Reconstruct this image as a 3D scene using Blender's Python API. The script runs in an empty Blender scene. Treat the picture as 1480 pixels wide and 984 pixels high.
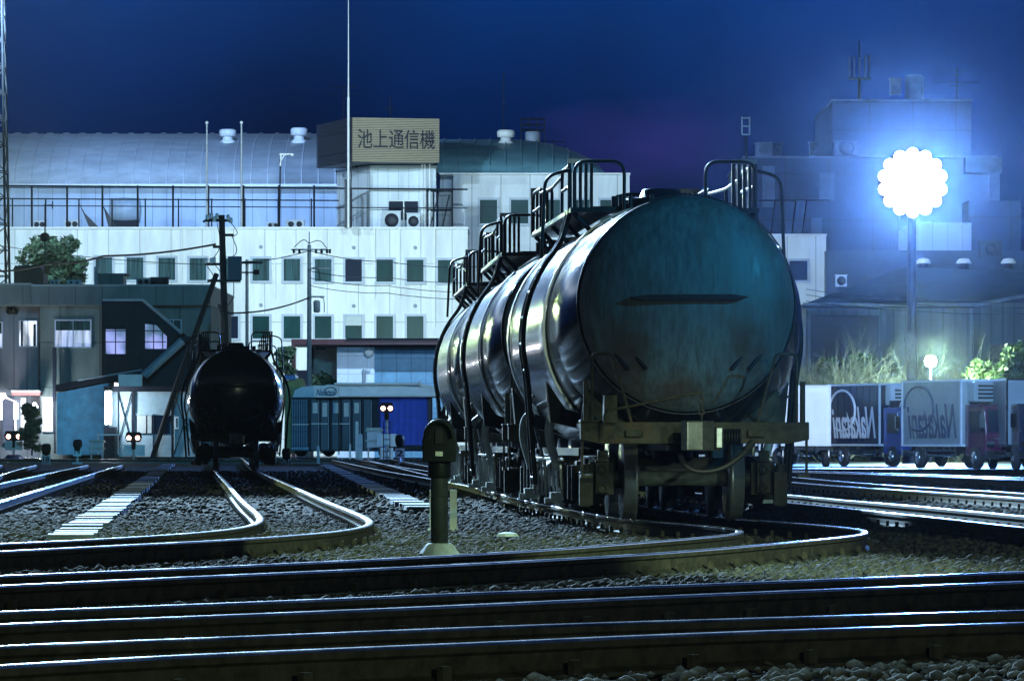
import bpy, math, random
import numpy as np
from mathutils import Vector, Matrix
random.seed(7); rng = np.random.default_rng(7)
S = bpy.context.scene
C = S.collection
R = math.radians
# ------------------------------------------------------------------ camera, sky, lights, exposure
F, CX, CY, H = 6800.0, 740.0, 636.0, 0.826          # focal length in photo pixels, principal column, horizon row, lens height
cam = bpy.data.cameras.new('camera'); co = bpy.data.objects.new('camera', cam); C.objects.link(co)
co.location = (0, 0, H); co.rotation_euler = (R(90), 0, 0)
cam.sensor_width = 36; cam.lens = F/1480*36; cam.shift_x = 0; cam.shift_y = (CY-492)/1480.0
cam.clip_start = 0.5; cam.clip_end = 3000
S.camera = co
S.view_settings.view_transform = 'Standard'; S.view_settings.look = 'None'
S.view_settings.exposure = 0; S.view_settings.gamma = 1; S.view_settings.use_curve_mapping = False
S.render.engine = 'CYCLES'
S.cycles.use_denoising = True
S.cycles.max_bounces = 5; S.cycles.diffuse_bounces = 2; S.cycles.glossy_bounces = 3; S.cycles.volume_bounces = 0
S.cycles.transparent_max_bounces = 12
S.cycles.sample_clamp_indirect = 4
W = bpy.data.worlds.new('World'); S.world = W; W.use_nodes = True
def build_world():
    nt = W.node_tree; nt.nodes.clear()
    out = nt.nodes.new('ShaderNodeOutputWorld'); bg = nt.nodes.new('ShaderNodeBackground')
    tc = nt.nodes.new('ShaderNodeTexCoord'); sep = nt.nodes.new('ShaderNodeSeparateXYZ')
    nt.links.new(tc.outputs['Generated'], sep.inputs[0])
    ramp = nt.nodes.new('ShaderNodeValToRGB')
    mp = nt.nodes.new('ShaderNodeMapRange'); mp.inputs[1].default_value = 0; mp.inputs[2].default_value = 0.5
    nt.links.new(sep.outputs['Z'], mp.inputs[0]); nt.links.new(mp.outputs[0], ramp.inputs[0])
    e = ramp.color_ramp.elements                       # dim at roofs, dark overhead; bright band added above frame for rails to reflect
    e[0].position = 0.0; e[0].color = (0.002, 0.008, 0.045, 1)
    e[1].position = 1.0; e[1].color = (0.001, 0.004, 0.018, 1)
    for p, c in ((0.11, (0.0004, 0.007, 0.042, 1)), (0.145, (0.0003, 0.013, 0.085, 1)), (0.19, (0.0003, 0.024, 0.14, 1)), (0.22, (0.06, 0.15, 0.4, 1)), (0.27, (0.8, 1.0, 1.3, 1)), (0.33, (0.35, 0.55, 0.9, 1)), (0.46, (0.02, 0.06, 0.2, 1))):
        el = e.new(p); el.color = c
    nz = nt.nodes.new('ShaderNodeTexNoise'); nz.inputs['Scale'].default_value = 14; nz.inputs['Detail'].default_value = 3
    nt.links.new(tc.outputs['Generated'], nz.inputs['Vector'])
    mx = nt.nodes.new('ShaderNodeMapRange'); mx.inputs[1].default_value = .3; mx.inputs[2].default_value = .7
    mx.inputs[3].default_value = .55; mx.inputs[4].default_value = 1.45
    nt.links.new(nz.outputs['Fac'], mx.inputs[0])
    az = nt.nodes.new('ShaderNodeMapRange'); az.inputs[1].default_value = -.2; az.inputs[2].default_value = .6; az.inputs[3].default_value = .08; az.interpolation_type = 'SMOOTHSTEP'  # dims the sky and its added band behind the camera
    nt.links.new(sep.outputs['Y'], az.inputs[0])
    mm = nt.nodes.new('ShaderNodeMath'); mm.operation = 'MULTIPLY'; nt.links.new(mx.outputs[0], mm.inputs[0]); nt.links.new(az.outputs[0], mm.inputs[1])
    # a faint violet patch right of the white block, broken up by noise
    sb = nt.nodes.new('ShaderNodeVectorMath'); sb.operation = 'SUBTRACT'; sb.inputs[1].default_value = (.028, 0, .062); nt.links.new(tc.outputs['Generated'], sb.inputs[0])
    ml = nt.nodes.new('ShaderNodeVectorMath'); ml.operation = 'MULTIPLY'; ml.inputs[1].default_value = (32, 0, 75); nt.links.new(sb.outputs[0], ml.inputs[0])
    ln = nt.nodes.new('ShaderNodeVectorMath'); ln.operation = 'LENGTH'; nt.links.new(ml.outputs[0], ln.inputs[0])
    n2 = nt.nodes.new('ShaderNodeTexNoise'); n2.inputs['Scale'].default_value = 1; n2.inputs['Detail'].default_value = 5
    m2 = nt.nodes.new('ShaderNodeMapping'); m2.inputs['Scale'].default_value = (45, 45, 130); nt.links.new(tc.outputs['Generated'], m2.inputs['Vector']); nt.links.new(m2.outputs[0], n2.inputs['Vector'])
    cm = nt.nodes.new('ShaderNodeMath'); cm.operation = 'MULTIPLY_ADD'; cm.inputs[1].default_value = -1.3; cm.inputs[2].default_value = 1.15; nt.links.new(n2.outputs['Fac'], cm.inputs[0])
    sa = nt.nodes.new('ShaderNodeMath'); sa.operation = 'ADD'; nt.links.new(ln.outputs['Value'], sa.inputs[0]); nt.links.new(cm.outputs[0], sa.inputs[1])
    mr = nt.nodes.new('ShaderNodeMapRange'); mr.inputs[1].default_value = .4; mr.inputs[2].default_value = 1.4; mr.inputs[3].default_value = .38; mr.inputs[4].default_value = 0; nt.links.new(sa.outputs[0], mr.inputs[0])
    cx = nt.nodes.new('ShaderNodeMix'); cx.data_type = 'RGBA'; cx.inputs['B'].default_value = (.045, .03, .22, 1)
    nt.links.new(mr.outputs[0], cx.inputs['Factor']); nt.links.new(ramp.outputs[0], cx.inputs['A'])
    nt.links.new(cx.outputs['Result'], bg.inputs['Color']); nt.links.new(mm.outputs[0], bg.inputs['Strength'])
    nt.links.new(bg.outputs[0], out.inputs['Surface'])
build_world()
def spot(name, loc, target, power, col, deg=60, blend=.5, radius=.3):
    l = bpy.data.lights.new(name, 'SPOT'); l.energy = power; l.color = col; l.spot_size = R(deg); l.spot_blend = blend
    l.shadow_soft_size = radius
    o = bpy.data.objects.new(name, l); C.objects.link(o); o.location = loc
    o.rotation_euler = (Vector(target)-Vector(loc)).to_track_quat('-Z', 'Y').to_euler()
    return o
def point(name, loc, power, col, radius=.2):
    l = bpy.data.lights.new(name, 'POINT'); l.energy = power; l.color = col; l.shadow_soft_size = radius
    o = bpy.data.objects.new(name, l); C.objects.link(o); o.location = loc
    return o
def P(x, y, d): return ((x-CX)*d/F, d, H+(CY-y)*d/F)
def G(x, y, z=0.0):
    d = (H-z)*F/(y-CY); return ((x-CX)*d/F, d, z)
# spot lamps, most without a mast; several are unseen ones added for single surfaces
spot('tower_flood', (-27, 236, 27), (-14, 291, 8), 66000, (.56, .80, 1), 95, .6, .5)
spot('facade_fill', (2, 225, 27), (0, 291, 9), 66000, (.52, .77, 1), 100, .6, .5)  # unseen lamp added to even out the light on the white facade
spot('west_facade_fill', (-55, 236, 27), (-55, 291, 8), 75000, (.52, .78, 1), 110, .6, .5)  # added lamp for the wall beyond the left edge, mirrored in the tanks
spot('roof_fill', (-20, 281, 35), (-16, 320, 19), 62000, (.26, .49, 1), 62, .8, .6)  # added lamp hung above the frame to brighten the arched roof
spot('loading_flood', (-6, 259, 9), (-6, 291, 7), 4500, (.75, 1, .82), 120, .8, .3)
spot('garage_fill', (-5, 234, 10), (-8, 250, 4), 5000, (.5, .75, 1), 80, .8, .3)  # unseen lamp added to light the garage wall
spot('head_flood', (27, 18, 13), (2.4, 49.5, 2.7), 44000, (.03, .46, .9), 7.5, 1, .35)
spot('path_flood', (9, 18, 6), (.6, 39.5, 0), 26000, (.66, 1, .62), 15, .7, .15)
spot('left_path_flood', (-12, 16, 6), (-4.2, 42, 0), 5500, (.66, 1, .62), 9, .7, .15)
spot('near_flood', (4.0, 4, 3), (.6, 17, 0), 1700, (.8, 1, .65), 45, .8, .2)
spot('right_path_flood', (15, 14, 5), (5, 40, 0), 8500, (.7, 1, .75), 13, .8, .15)
spot('wheel_fill', (5.5, 20, 2.4), (1.9, 49, .45), 2600, (.7, 1, .85), 6, .8, .12)  # low unseen lamp added to reach the wheels below the beam
spot('rail_glint_fill', (-1, 23.5, 17), (0, 20.5, 0), 9000, (.5, .82, 1), 46, .7, .25)  # unseen overhead lamp added for bright lines on the front rails
spot('curve_glint_fill', (0, 36, 18), (0, 32, 0), 3000, (.5, .82, 1), 36, .7, .25)  # second added overhead lamp, for glints on the curving rails
spot('beam_fill', (6, 30, 7), (1.8, 47, .4), 4200, (.75, 1, .65), 9, .9, .2)  # unseen lamp added to light the lead wagon's end beam alone
spot('office_flood', (-13, 160, 14), (-18, 220, 5), 24000, (.10, .58, 1), 40, .8, .4)
spot('container_flood', (-8, 175, 13), (-6, 216, 2), 6000, (.2, .45, 1), 30, .8, .4)
spot('truck_flood', (9, 120, 14), (15, 166, 1.5), 60000, (.24, .5, 1), 45, .8, .4)
spot('door_flood', (10, 128, 5), (10.6, 165, 1.5), 34000, (.7, .85, 1), 7, .5, .3)
spot('flank_glint_fill', (-17, 112, 27), (0, 60, 2.5), 850000, (.45, .72, 1), 34, .6, .5)  # unseen lamp added for white highlights on the upper tank flanks
spot('flank_fill_low', (-20, 112, 17), (0, 60, 2.5), 40000, (.45, .72, 1), 34, .6, .4)  # weaker added lamp for highlights lower on the flanks
spot('green_flood', (-17, 128, 6.6), (0, 60, 2.5), 14000, (.75, 1, .45), 30, .6, .15)
spot('tower_yard_flood', (-25, 234, 29.5), (-2, 40, 0), 26000, (.3, .62, 1), 70, .6, .6)

# ------------------------------------------------------------------ mesh builder
class MB:
    def __init__(s): s.v = []; s.f = []; s.mi = []; s.sm = []
    def add(s, vs, fs, mi=0, smooth=False):
        o = len(s.v); s.v.extend([tuple(v) for v in vs])
        for f in fs: s.f.append([i+o for i in f]); s.mi.append(mi); s.sm.append(smooth)
        return s
    def box(s, c, sz, rz=0, mi=0, M=None):
        x, y, z = sz[0]/2, sz[1]/2, sz[2]/2
        vs = [Vector((a*x, b*y, d*z)) for d in (-1, 1) for a, b in ((-1, -1), (1, -1), (1, 1), (-1, 1))]
        if M is not None: vs = [M @ v for v in vs]
        elif rz: m = Matrix.Rotation(rz, 3, 'Z'); vs = [m @ v for v in vs]
        vs = [v+Vector(c) for v in vs]
        return s.add(vs, [(3, 2, 1, 0), (4, 5, 6, 7), (0, 1, 5, 4), (1, 2, 6, 5), (2, 3, 7, 6), (3, 0, 4, 7)], mi)
    def b2(s, x0, x1, y0, y1, z0, z1, mi=0):
        return s.box(((x0+x1)/2, (y0+y1)/2, (z0+z1)/2), (abs(x1-x0), abs(y1-y0), abs(z1-z0)), 0, mi)
    def px(s, x0, x1, y0, y1, d0, d1, mi=0):          # box whose front face covers a photo rectangle at distance d0
        a = P(x0, y1, d0); b = P(x1, y0, d0)
        return s.b2(a[0], b[0], d0, d1, a[2], b[2], mi)
    def prism(s, poly, axis, a, b, mi=0):              # poly: 2D outline; extruded along axis from a to b
        n = len(poly)
        def q(p, t):
            return (t, p[0], p[1]) if axis == 'x' else (p[0], t, p[1]) if axis == 'y' else (p[0], p[1], t)
        vs = [q(p, a) for p in poly]+[q(p, b) for p in poly]
        fs = [tuple(range(n)), tuple(range(2*n-1, n-1, -1))]+[(i, i+n, (i+1) % n+n, (i+1) % n) for i in range(n)]
        return s.add(vs, fs, mi)
    def tube(s, pts, r, n=8, mi=0, r1=None, caps=True):
        pts = [Vector(p) for p in pts]; N = len(pts)
        up = None; rings = []
        for i, p in enumerate(pts):
            t = (pts[min(i+1, N-1)]-pts[max(i-1, 0)])
            if t.length < 1e-9: t = Vector((0, 0, 1))
            t.normalize()
            if up is None: up = Vector((0, 0, 1)) if abs(t.z) < .9 else Vector((1, 0, 0))
            a = t.cross(up)
            if a.length < 1e-6: a = t.cross(Vector((1, .3, .2)))
            a.normalize(); b = a.cross(t).normalized(); up = b
            rr = r if r1 is None else r+(r1-r)*i/max(1, N-1)
            rings.append([p+a*math.cos(2*math.pi*k/n)*rr+b*math.sin(2*math.pi*k/n)*rr for k in range(n)])
        vs = [v for ring in rings for v in ring]
        fs = [(i*n+k, (i+1)*n+k, (i+1)*n+(k+1) % n, i*n+(k+1) % n) for i in range(N-1) for k in range(n)]
        s.add(vs, fs, mi, n > 5)
        if caps: s.add(rings[0], [tuple(range(n))], mi); s.add(rings[-1], [tuple(range(n-1, -1, -1))], mi)
        return s
    def cyl(s, p0, p1, r, n=12, mi=0, r1=None): return s.tube([p0, p1], r, n, mi, r1)
    def lathe(s, prof, c=(0, 0, 0), axis='z', n=24, mi=0, smooth=True):   # prof: (radius, height)
        vs = []
        for r, h in prof:
            for k in range(n):
                a = 2*math.pi*k/n; u, w = r*math.cos(a), r*math.sin(a)
                p = (u, w, h) if axis == 'z' else (h, u, w) if axis == 'x' else (w, h, u)
                vs.append((p[0]+c[0], p[1]+c[1], p[2]+c[2]))
        fs = [(i*n+k, i*n+(k+1) % n, (i+1)*n+(k+1) % n, (i+1)*n+k) for i in range(len(prof)-1) for k in range(n)]
        fs += [tuple(range(n-1, -1, -1)), tuple((len(prof)-1)*n+k for k in range(n))]
        return s.add(vs, fs, mi, smooth)
    def ring(s, c, R0, r, axis='y', n=24, mi=0):
        pts = []
        for k in range(n+1):
            a = 2*math.pi*k/n; u, w = R0*math.cos(a), R0*math.sin(a)
            p = (u, 0, w) if axis == 'y' else (0, u, w) if axis == 'x' else (u, w, 0)
            pts.append((p[0]+c[0], p[1]+c[1], p[2]+c[2]))
        return s.tube(pts, r, 6, mi, caps=False)
    def build(s, name, mats, parent=None, bevel=0):
        me = bpy.data.meshes.new(name); me.from_pydata(s.v, [], s.f); me.update()
        for m in (mats if isinstance(mats, (list, tuple)) else [mats]): me.materials.append(m)
        me.polygons.foreach_set('material_index', s.mi); me.polygons.foreach_set('use_smooth', s.sm)
        o = bpy.data.objects.new(name, me); C.objects.link(o)
        if parent: o.parent = parent
        if bevel:
            b = o.modifiers.new('bevel', 'BEVEL'); b.width = bevel; b.segments = 2; b.limit_method = 'ANGLE'; b.angle_limit = R(40)
        return o
def tag(o, label=None, cat=None, group=None, kind=None):
    if label: o['label'] = label
    if cat: o['category'] = cat
    if group: o['group'] = group
    if kind: o['kind'] = kind
    return o
def thing(name, label, cat, loc=(0, 0, 0), rz=0, group=None):
    o = bpy.data.objects.new(name, None); C.objects.link(o); o.location = loc; o.rotation_euler = (0, 0, rz)
    o.empty_display_size = .2
    return tag(o, label, cat, group)
def copy_tree(o, parent=None):
    c = o.copy(); C.objects.link(c); c.parent = parent
    for ch in list(o.children): copy_tree(ch, c)
    return c
def arc(cx, cz, r, a0, a1, n=6): return [(cx+r*math.cos(a0+(a1-a0)*i/n), cz+r*math.sin(a0+(a1-a0)*i/n)) for i in range(n+1)]
def rounded(pts, r, n=4):                              # round the corners of an open 3D polyline
    pts = [Vector(p) for p in pts]; out = [pts[0]]
    for i in range(1, len(pts)-1):
        a, b, c = pts[i-1], pts[i], pts[i+1]
        q = min(r, (a-b).length*.45, (c-b).length*.45)
        p0 = b+(a-b).normalized()*q; p1 = b+(c-b).normalized()*q
        for k in range(n+1):
            t = k/n; out.append(p0*(1-t)**2+b*2*t*(1-t)+p1*t*t)
    out.append(pts[-1]); return out
def smooth_path(pts, it=3):
    pts = [Vector(p) for p in pts]
    for _ in range(it):
        q = [pts[0]]
        for a, b in zip(pts, pts[1:]): q += [a*.75+b*.25, a*.25+b*.75]
        q.append(pts[-1]); pts = q
    return pts
# ------------------------------------------------------------------ materials
MATS = {}
def glow(name, col, strength, scale=(5, 5, .6), lo=.15):
    m = emit(name, col, strength); nt = m.node_tree; b = nt.nodes['Principled BSDF']
    tc = nt.nodes.new('ShaderNodeTexCoord'); mp = nt.nodes.new('ShaderNodeMapping'); mp.inputs['Scale'].default_value = scale
    nz = nt.nodes.new('ShaderNodeTexNoise'); nz.inputs['Scale'].default_value = .9; nz.inputs['Detail'].default_value = 4
    mr = nt.nodes.new('ShaderNodeMapRange'); mr.inputs[1].default_value = .38; mr.inputs[2].default_value = .62; mr.inputs[3].default_value = strength*lo; mr.inputs[4].default_value = strength
    nt.links.new(tc.outputs['Object'], mp.inputs['Vector']); nt.links.new(mp.outputs[0], nz.inputs['Vector']); nt.links.new(nz.outputs['Fac'], mr.inputs[0]); nt.links.new(mr.outputs[0], b.inputs['Emission Strength'])
    return m
def mat(name, col, rough=.6, metal=0, var=.3, scale=3, bump=0, stretch=(1, 1, 1), spec=.5, rust=None, rust_amt=.5, rust_scale=1.2, seam=None, coat=0, rvar=0):
    m = bpy.data.materials.new(name); m.use_nodes = True; nt = m.node_tree; N = nt.nodes; L = nt.links
    b = N['Principled BSDF']; b.inputs['Metallic'].default_value = metal; b.inputs['Specular IOR Level'].default_value = spec
    b.inputs['Roughness'].default_value = rough
    if coat: b.inputs['Coat Weight'].default_value = coat; b.inputs['Coat Roughness'].default_value = .12
    tc = N.new('ShaderNodeTexCoord'); mp = N.new('ShaderNodeMapping'); mp.inputs['Scale'].default_value = stretch
    L.new(tc.outputs['Object'], mp.inputs['Vector'])
    nz = N.new('ShaderNodeTexNoise'); nz.inputs['Scale'].default_value = scale; nz.inputs['Detail'].default_value = 6; nz.inputs['Roughness'].default_value = .65
    L.new(mp.outputs[0], nz.inputs['Vector'])
    rp = N.new('ShaderNodeMapRange'); rp.inputs[1].default_value = .3; rp.inputs[2].default_value = .7
    rp.inputs[3].default_value = 1-var; rp.inputs[4].default_value = 1+var*.6
    L.new(nz.outputs['Fac'], rp.inputs[0])
    mul = N.new('ShaderNodeVectorMath'); mul.operation = 'SCALE'; mul.inputs[0].default_value = col
    L.new(rp.outputs[0], mul.inputs['Scale'])
    cur = mul.outputs[0]
    if rust:
        n2 = N.new('ShaderNodeTexNoise'); n2.inputs['Scale'].default_value = rust_scale; n2.inputs['Detail'].default_value = 8; n2.inputs['Roughness'].default_value = .7
        L.new(mp.outputs[0], n2.inputs['Vector'])
        r2 = N.new('ShaderNodeMapRange'); r2.inputs[1].default_value = .5; r2.inputs[2].default_value = .68; r2.inputs[4].default_value = rust_amt
        L.new(n2.outputs['Fac'], r2.inputs[0])
        mx = N.new('ShaderNodeMix'); mx.data_type = 'RGBA'; mx.inputs['B'].default_value = (*rust, 1)
        L.new(r2.outputs[0], mx.inputs['Factor']); L.new(cur, mx.inputs['A']); cur = mx.outputs['Result']
    if seam:                                           # panel joints: (width, height, joint, darkness, x offset, z offset)
        sx = N.new('ShaderNodeSeparateXYZ'); L.new(tc.outputs['Object'], sx.inputs[0]); fac = None
        for ax, size, off in (('X', seam[0], seam[4]), ('Z', seam[1], seam[5])):
            if not size: continue
            a = N.new('ShaderNodeMath'); a.operation = 'ADD'; a.inputs[1].default_value = off+1000*size; L.new(sx.outputs[ax], a.inputs[0])
            md = N.new('ShaderNodeMath'); md.operation = 'MODULO'; md.inputs[1].default_value = size; L.new(a.outputs[0], md.inputs[0])
            lt = N.new('ShaderNodeMath'); lt.operation = 'LESS_THAN'; lt.inputs[1].default_value = seam[2]; L.new(md.outputs[0], lt.inputs[0])
            if fac is None: fac = lt.outputs[0]
            else:
                mxm = N.new('ShaderNodeMath'); mxm.operation = 'MAXIMUM'; L.new(fac, mxm.inputs[0]); L.new(lt.outputs[0], mxm.inputs[1]); fac = mxm.outputs[0]
        mx = N.new('ShaderNodeMix'); mx.data_type = 'RGBA'; k = seam[3]; mx.inputs['B'].default_value = (col[0]*k, col[1]*k, col[2]*k, 1)
        L.new(fac, mx.inputs['Factor']); L.new(cur, mx.inputs['A']); cur = mx.outputs['Result']
    L.new(cur, b.inputs['Base Color'])
    if rvar:
        r3 = N.new('ShaderNodeMapRange'); r3.inputs[1].default_value = .3; r3.inputs[2].default_value = .7
        r3.inputs[3].default_value = max(.03, rough-rvar); r3.inputs[4].default_value = rough+rvar
        L.new(nz.outputs['Fac'], r3.inputs[0]); L.new(r3.outputs[0], b.inputs['Roughness'])
    if bump:
        bp = N.new('ShaderNodeBump'); bp.inputs['Strength'].default_value = bump; bp.inputs['Distance'].default_value = .02
        L.new(nz.outputs['Fac'], bp.inputs['Height']); L.new(bp.outputs[0], b.inputs['Normal'])
    MATS[name] = m; return m
def emit(name, col, strength):
    m = bpy.data.materials.new(name); m.use_nodes = True; b = m.node_tree.nodes['Principled BSDF']
    b.inputs['Base Color'].default_value = (.8, .8, .8, 1)
    b.inputs['Emission Color'].default_value = (*col, 1); b.inputs['Emission Strength'].default_value = strength
    return m
m_tank = mat('tank_paint', (.012, .015, .016), .17, 0, .35, 5, .02, (1.5, 1.5, .5), .6, (.03, .02, .012), .5, .5, coat=.7, rvar=.04)
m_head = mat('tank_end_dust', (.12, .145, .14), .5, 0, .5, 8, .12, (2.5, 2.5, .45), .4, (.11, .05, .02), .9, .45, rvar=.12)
def stain(m, spots, col):                              # rust runs at fixed places on the surface
    nt = m.node_tree; N = nt.nodes; L = nt.links; b = N['Principled BSDF']; src = b.inputs['Base Color'].links[0].from_socket
    tc = N.new('ShaderNodeTexCoord'); nz = N.new('ShaderNodeTexNoise'); nz.inputs['Scale'].default_value = 6; nz.inputs['Detail'].default_value = 7
    L.new(tc.outputs['Object'], nz.inputs['Vector'])
    for (x, z, sx, sz, amt) in spots:
        a = N.new('ShaderNodeVectorMath'); a.operation = 'SUBTRACT'; a.inputs[1].default_value = (x, 0, z); L.new(tc.outputs['Object'], a.inputs[0])
        c = N.new('ShaderNodeVectorMath'); c.operation = 'MULTIPLY'; c.inputs[1].default_value = (1/sx, 0, 1/sz); L.new(a.outputs[0], c.inputs[0])
        l = N.new('ShaderNodeVectorMath'); l.operation = 'LENGTH'; L.new(c.outputs[0], l.inputs[0])
        ad = N.new('ShaderNodeMath'); ad.operation = 'ADD'; L.new(l.outputs['Value'], ad.inputs[0]); L.new(nz.outputs['Fac'], ad.inputs[1])
        mr = N.new('ShaderNodeMapRange'); mr.inputs[1].default_value = .6; mr.inputs[2].default_value = 1.5; mr.inputs[3].default_value = amt; mr.inputs[4].default_value = 0; L.new(ad.outputs[0], mr.inputs[0])
        mx = N.new('ShaderNodeMix'); mx.data_type = 'RGBA'; mx.inputs['B'].default_value = (*col, 1); L.new(mr.outputs[0], mx.inputs['Factor']); L.new(src, mx.inputs['A']); src = mx.outputs['Result']
    L.new(src, b.inputs['Base Color'])
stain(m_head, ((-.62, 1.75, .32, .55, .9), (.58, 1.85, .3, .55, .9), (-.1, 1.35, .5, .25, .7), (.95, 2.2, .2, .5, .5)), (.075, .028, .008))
m_strap = mat('strap_steel', (.42, .45, .47), .25, .7, .2, 6)
m_black = mat('black_steel', (.014, .016, .018), .45, 0, .4, 6, .05, spec=.22, rust=(.05, .03, .018), rust_amt=.6)
m_frame = mat('frame_steel', (.06, .06, .045), .7, 0, .6, 8, .15, spec=.2, rust=(.12, .07, .035), rust_amt=.7, rust_scale=3)
m_bogie = mat('bogie_casting', (.035, .037, .03), .65, 0, .6, 9, .2, spec=.2, rust=(.06, .04, .025), rust_amt=.7, rust_scale=4)
m_pale = mat('pale_casting', (.42, .46, .42), .55, 0, .3, 8, .1)
m_tread = mat('wheel_tread', (.22, .24, .25), .3, .7, .3, 6)
m_axle = mat('axle_steel', (.10, .11, .10), .6, 0, .5, 9, .1, spec=.2, rust=(.09, .06, .04))
m_wheel = mat('wheel_steel', (.025, .025, .026), .55, 0, .4, 6, spec=.25)
m_couple = mat('coupler_steel', (.28, .29, .26), .32, .8, .4, 9, .1)
m_hose = mat('rubber', (.03, .03, .03), .5, 0, .2, 6)
m_railtop = mat('rail_polish', (.75, .8, .88), .24, 1, .2, 3, 0, rvar=.08)
m_railside = mat('rail_rust', (.055, .05, .036), .75, 0, .6, 10, .2, spec=.15)
m_sleeper = mat('sleeper_concrete', (.06, .06, .058), .9, 0, .4, 8, .3)
m_lid = mat('trough_concrete', (.09, .115, .135), .8, 0, .7, 3, .2)
m_ground = mat('ballast_bed', (.014, .013, .012), .95, 0, .6, 9, .6, spec=.05)
m_stone = mat('ballast_stone', (.085, .085, .072), .9, 0, .85, 11, .2, spec=.1)
m_asphalt = mat('asphalt', (.06, .062, .065), .45, 0, .4, 3, .1)
m_white = mat('facade_panel', (.74, .77, .78), .6, 0, .22, 1.1, 0, (1, 1, .16), .4, seam=(1.925, 3.6, .05, .55, .35, -1.0))
m_white2 = mat('block_panel', (.68, .73, .78), .6, 0, .2, .8, 0, (1, 1, .25), .4, seam=(1.83, 0, .06, .5, .2, 0))
m_hallwall = mat('hall_wall', (.42, .50, .60), .6, 0, .2, .8, 0, (1, 1, .3), .4, seam=(.95, 0, .05, .55, 0, 0))
m_vault = mat('vault_sheet', (.42, .47, .52), .5, 0, .25, 1.2, 0, (.4, 1, 1), .4)
m_vault2 = mat('vault_sheet_dark', (.12, .27, .34), .5, 0, .3, 1.2, 0, (.4, 1, 1), .4)
m_trim = mat('white_trim', (.75, .78, .8), .5, 0, .1, 4)
m_winframe = mat('window_frame', (.40, .46, .55), .45, 0, .1, 4)
m_glass = mat('dark_glass', (.006, .045, .045), .3, 0, .5, .7, 0, (1, 1, .3), .1)
m_curtain = mat('curtained_glass', (.035, .085, .095), .5, 0, .8, 2.2, 0, (3, 3, .12), .1)
m_blind = mat('blind', (.45, .5, .5), .5, 0, .1, 4)
m_darkglass = mat('black_glass', (.004, .01, .03), .3, 0, .3, 1, spec=.1)
m_fence = mat('fence_steel', (.010, .014, .022), .6, 0, .3, 5, spec=.15)
m_net = mat('grey_plate', (.30, .36, .42), .5, 0, .2, 3)
m_sign = mat('sign_slat', (.34, .285, .19), .5, 0, .25, 6, 0, (.3, 1, 6))
m_signtext = mat('sign_letter', (.004, .006, .018), .6, 0, .1, 4)
m_navy = mat('navy_panel', (.006, .010, .03), .5, 0, .3, 3)
m_office = mat('office_panel', (.15, .20, .20), .6, 0, .35, 1.5, .05, (1, 1, .3), .4, seam=(1.86, 2.1, .05, .4, .2, .8))
m_office2 = mat('fascia_panel', (.13, .17, .18), .5, 0, .3, 1.5, 0, (1, 1, .3), .4, seam=(1.25, 0, .05, .5, 0, 0))
m_bluewall = mat('blue_wall', (.05, .25, .42), .6, 0, .35, 3, .05)
m_shed = mat('shed_panel', (.30, .42, .48), .6, 0, .25, 2, .03)
m_stair = mat('stair_cladding', (.005, .006, .016), .5, 0, .4, 2, spec=.2)
m_wood = mat('pole_timber', (.012, .012, .014), .85, 0, .4, 6, .1)
m_conc = mat('pole_concrete', (.40, .44, .48), .7, 0, .2, 5)
m_concbase = mat('concrete_base', (.72, .8, .78), .8, 0, .2, 12, .3)
m_sigpost = mat('signal_post', (.03, .038, .035), .6, 0, .5, 9, .1, spec=.15)
m_sighead = mat('signal_head', (.008, .011, .011), .5, 0, .35, 9, .05, spec=.12)
m_whitepost = mat('white_post', (.7, .72, .6), .6, 0, .15, 5)
m_porch = mat('porch_paint', (.20, .06, .06), .5, 0, .3, 4)
m_red = mat('maroon_steel', (.045, .006, .012), .5, 0, .3, 4)
m_bluep = mat('blue_cladding', (.12, .27, .42), .5, 0, .25, 2, 0, (1, 1, 1), .4, seam=(.78, .66, .05, .6, 0, 0))
m_cont = mat('container_dark', (.012, .02, .03), .55, 0, .4, 3, spec=.2)
m_contpanel = mat('container_panel', (.022, .045, .07), .45, 0, .4, 3, 0, (3, 3, .4))
m_shutter = mat('blue_shutter', (.02, .06, .55), .5, 0, .25, 3)
m_paper = mat('paper', (.55, .6, .62), .7, 0, .2, 9)
m_canopy = mat('canopy_sheet', (.82, .84, .88), .5, 0, .15, 2)
m_tarp = mat('tarp', (.30, .33, .12), .6, 0, .3, 4, .1)
m_ltower = mat('tower_steel', (.02, .03, .045), .5, 0, .3, 4)
m_far = mat('far_building', (.02, .035, .08), .7, 0, .3, 1, 0, seam=(3.2, 3.4, .12, .6, 0, 0))
m_farbox = mat('roof_unit', (.08, .11, .18), .6, 0, .3, 2)
m_ware = mat('warehouse_sheet', (.20, .25, .30), .6, 0, .3, 1.2, 0, (1, 1, .2), .4, seam=(.63, 0, .1, .7, 0, 0))
m_wareroof = mat('warehouse_roof', (.03, .05, .09), .5, 0, .3, 1)
m_mast = mat('mast_steel', (.02, .03, .06), .4, 0, .3, 4)
m_truckdark = mat('truck_navy', (.006, .010, .035), .3, 0, .3, 2, 0, spec=.2)
m_truckpanel = mat('truck_navy_panel', (.03, .045, .12), .35, 0, .3, 2)
m_trucksilver = mat('truck_silver', (.33, .38, .40), .4, 0, .15, 2)
m_truckwhite = mat('truck_white', (.8, .82, .84), .4, 0, .1, 2)
m_cab = mat('cab_paint', (.015, .02, .04), .2, 0, .3, 2, 0, coat=.6)
m_cabred = mat('cab_maroon', (.10, .012, .05), .25, 0, .3, 2, 0, coat=.6)
m_cabblue = mat('cab_blue', (.02, .06, .35), .25, 0, .3, 2, 0, coat=.6)
m_chrome = mat('chrome', (.75, .78, .8), .12, 1, .1, 5)
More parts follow.
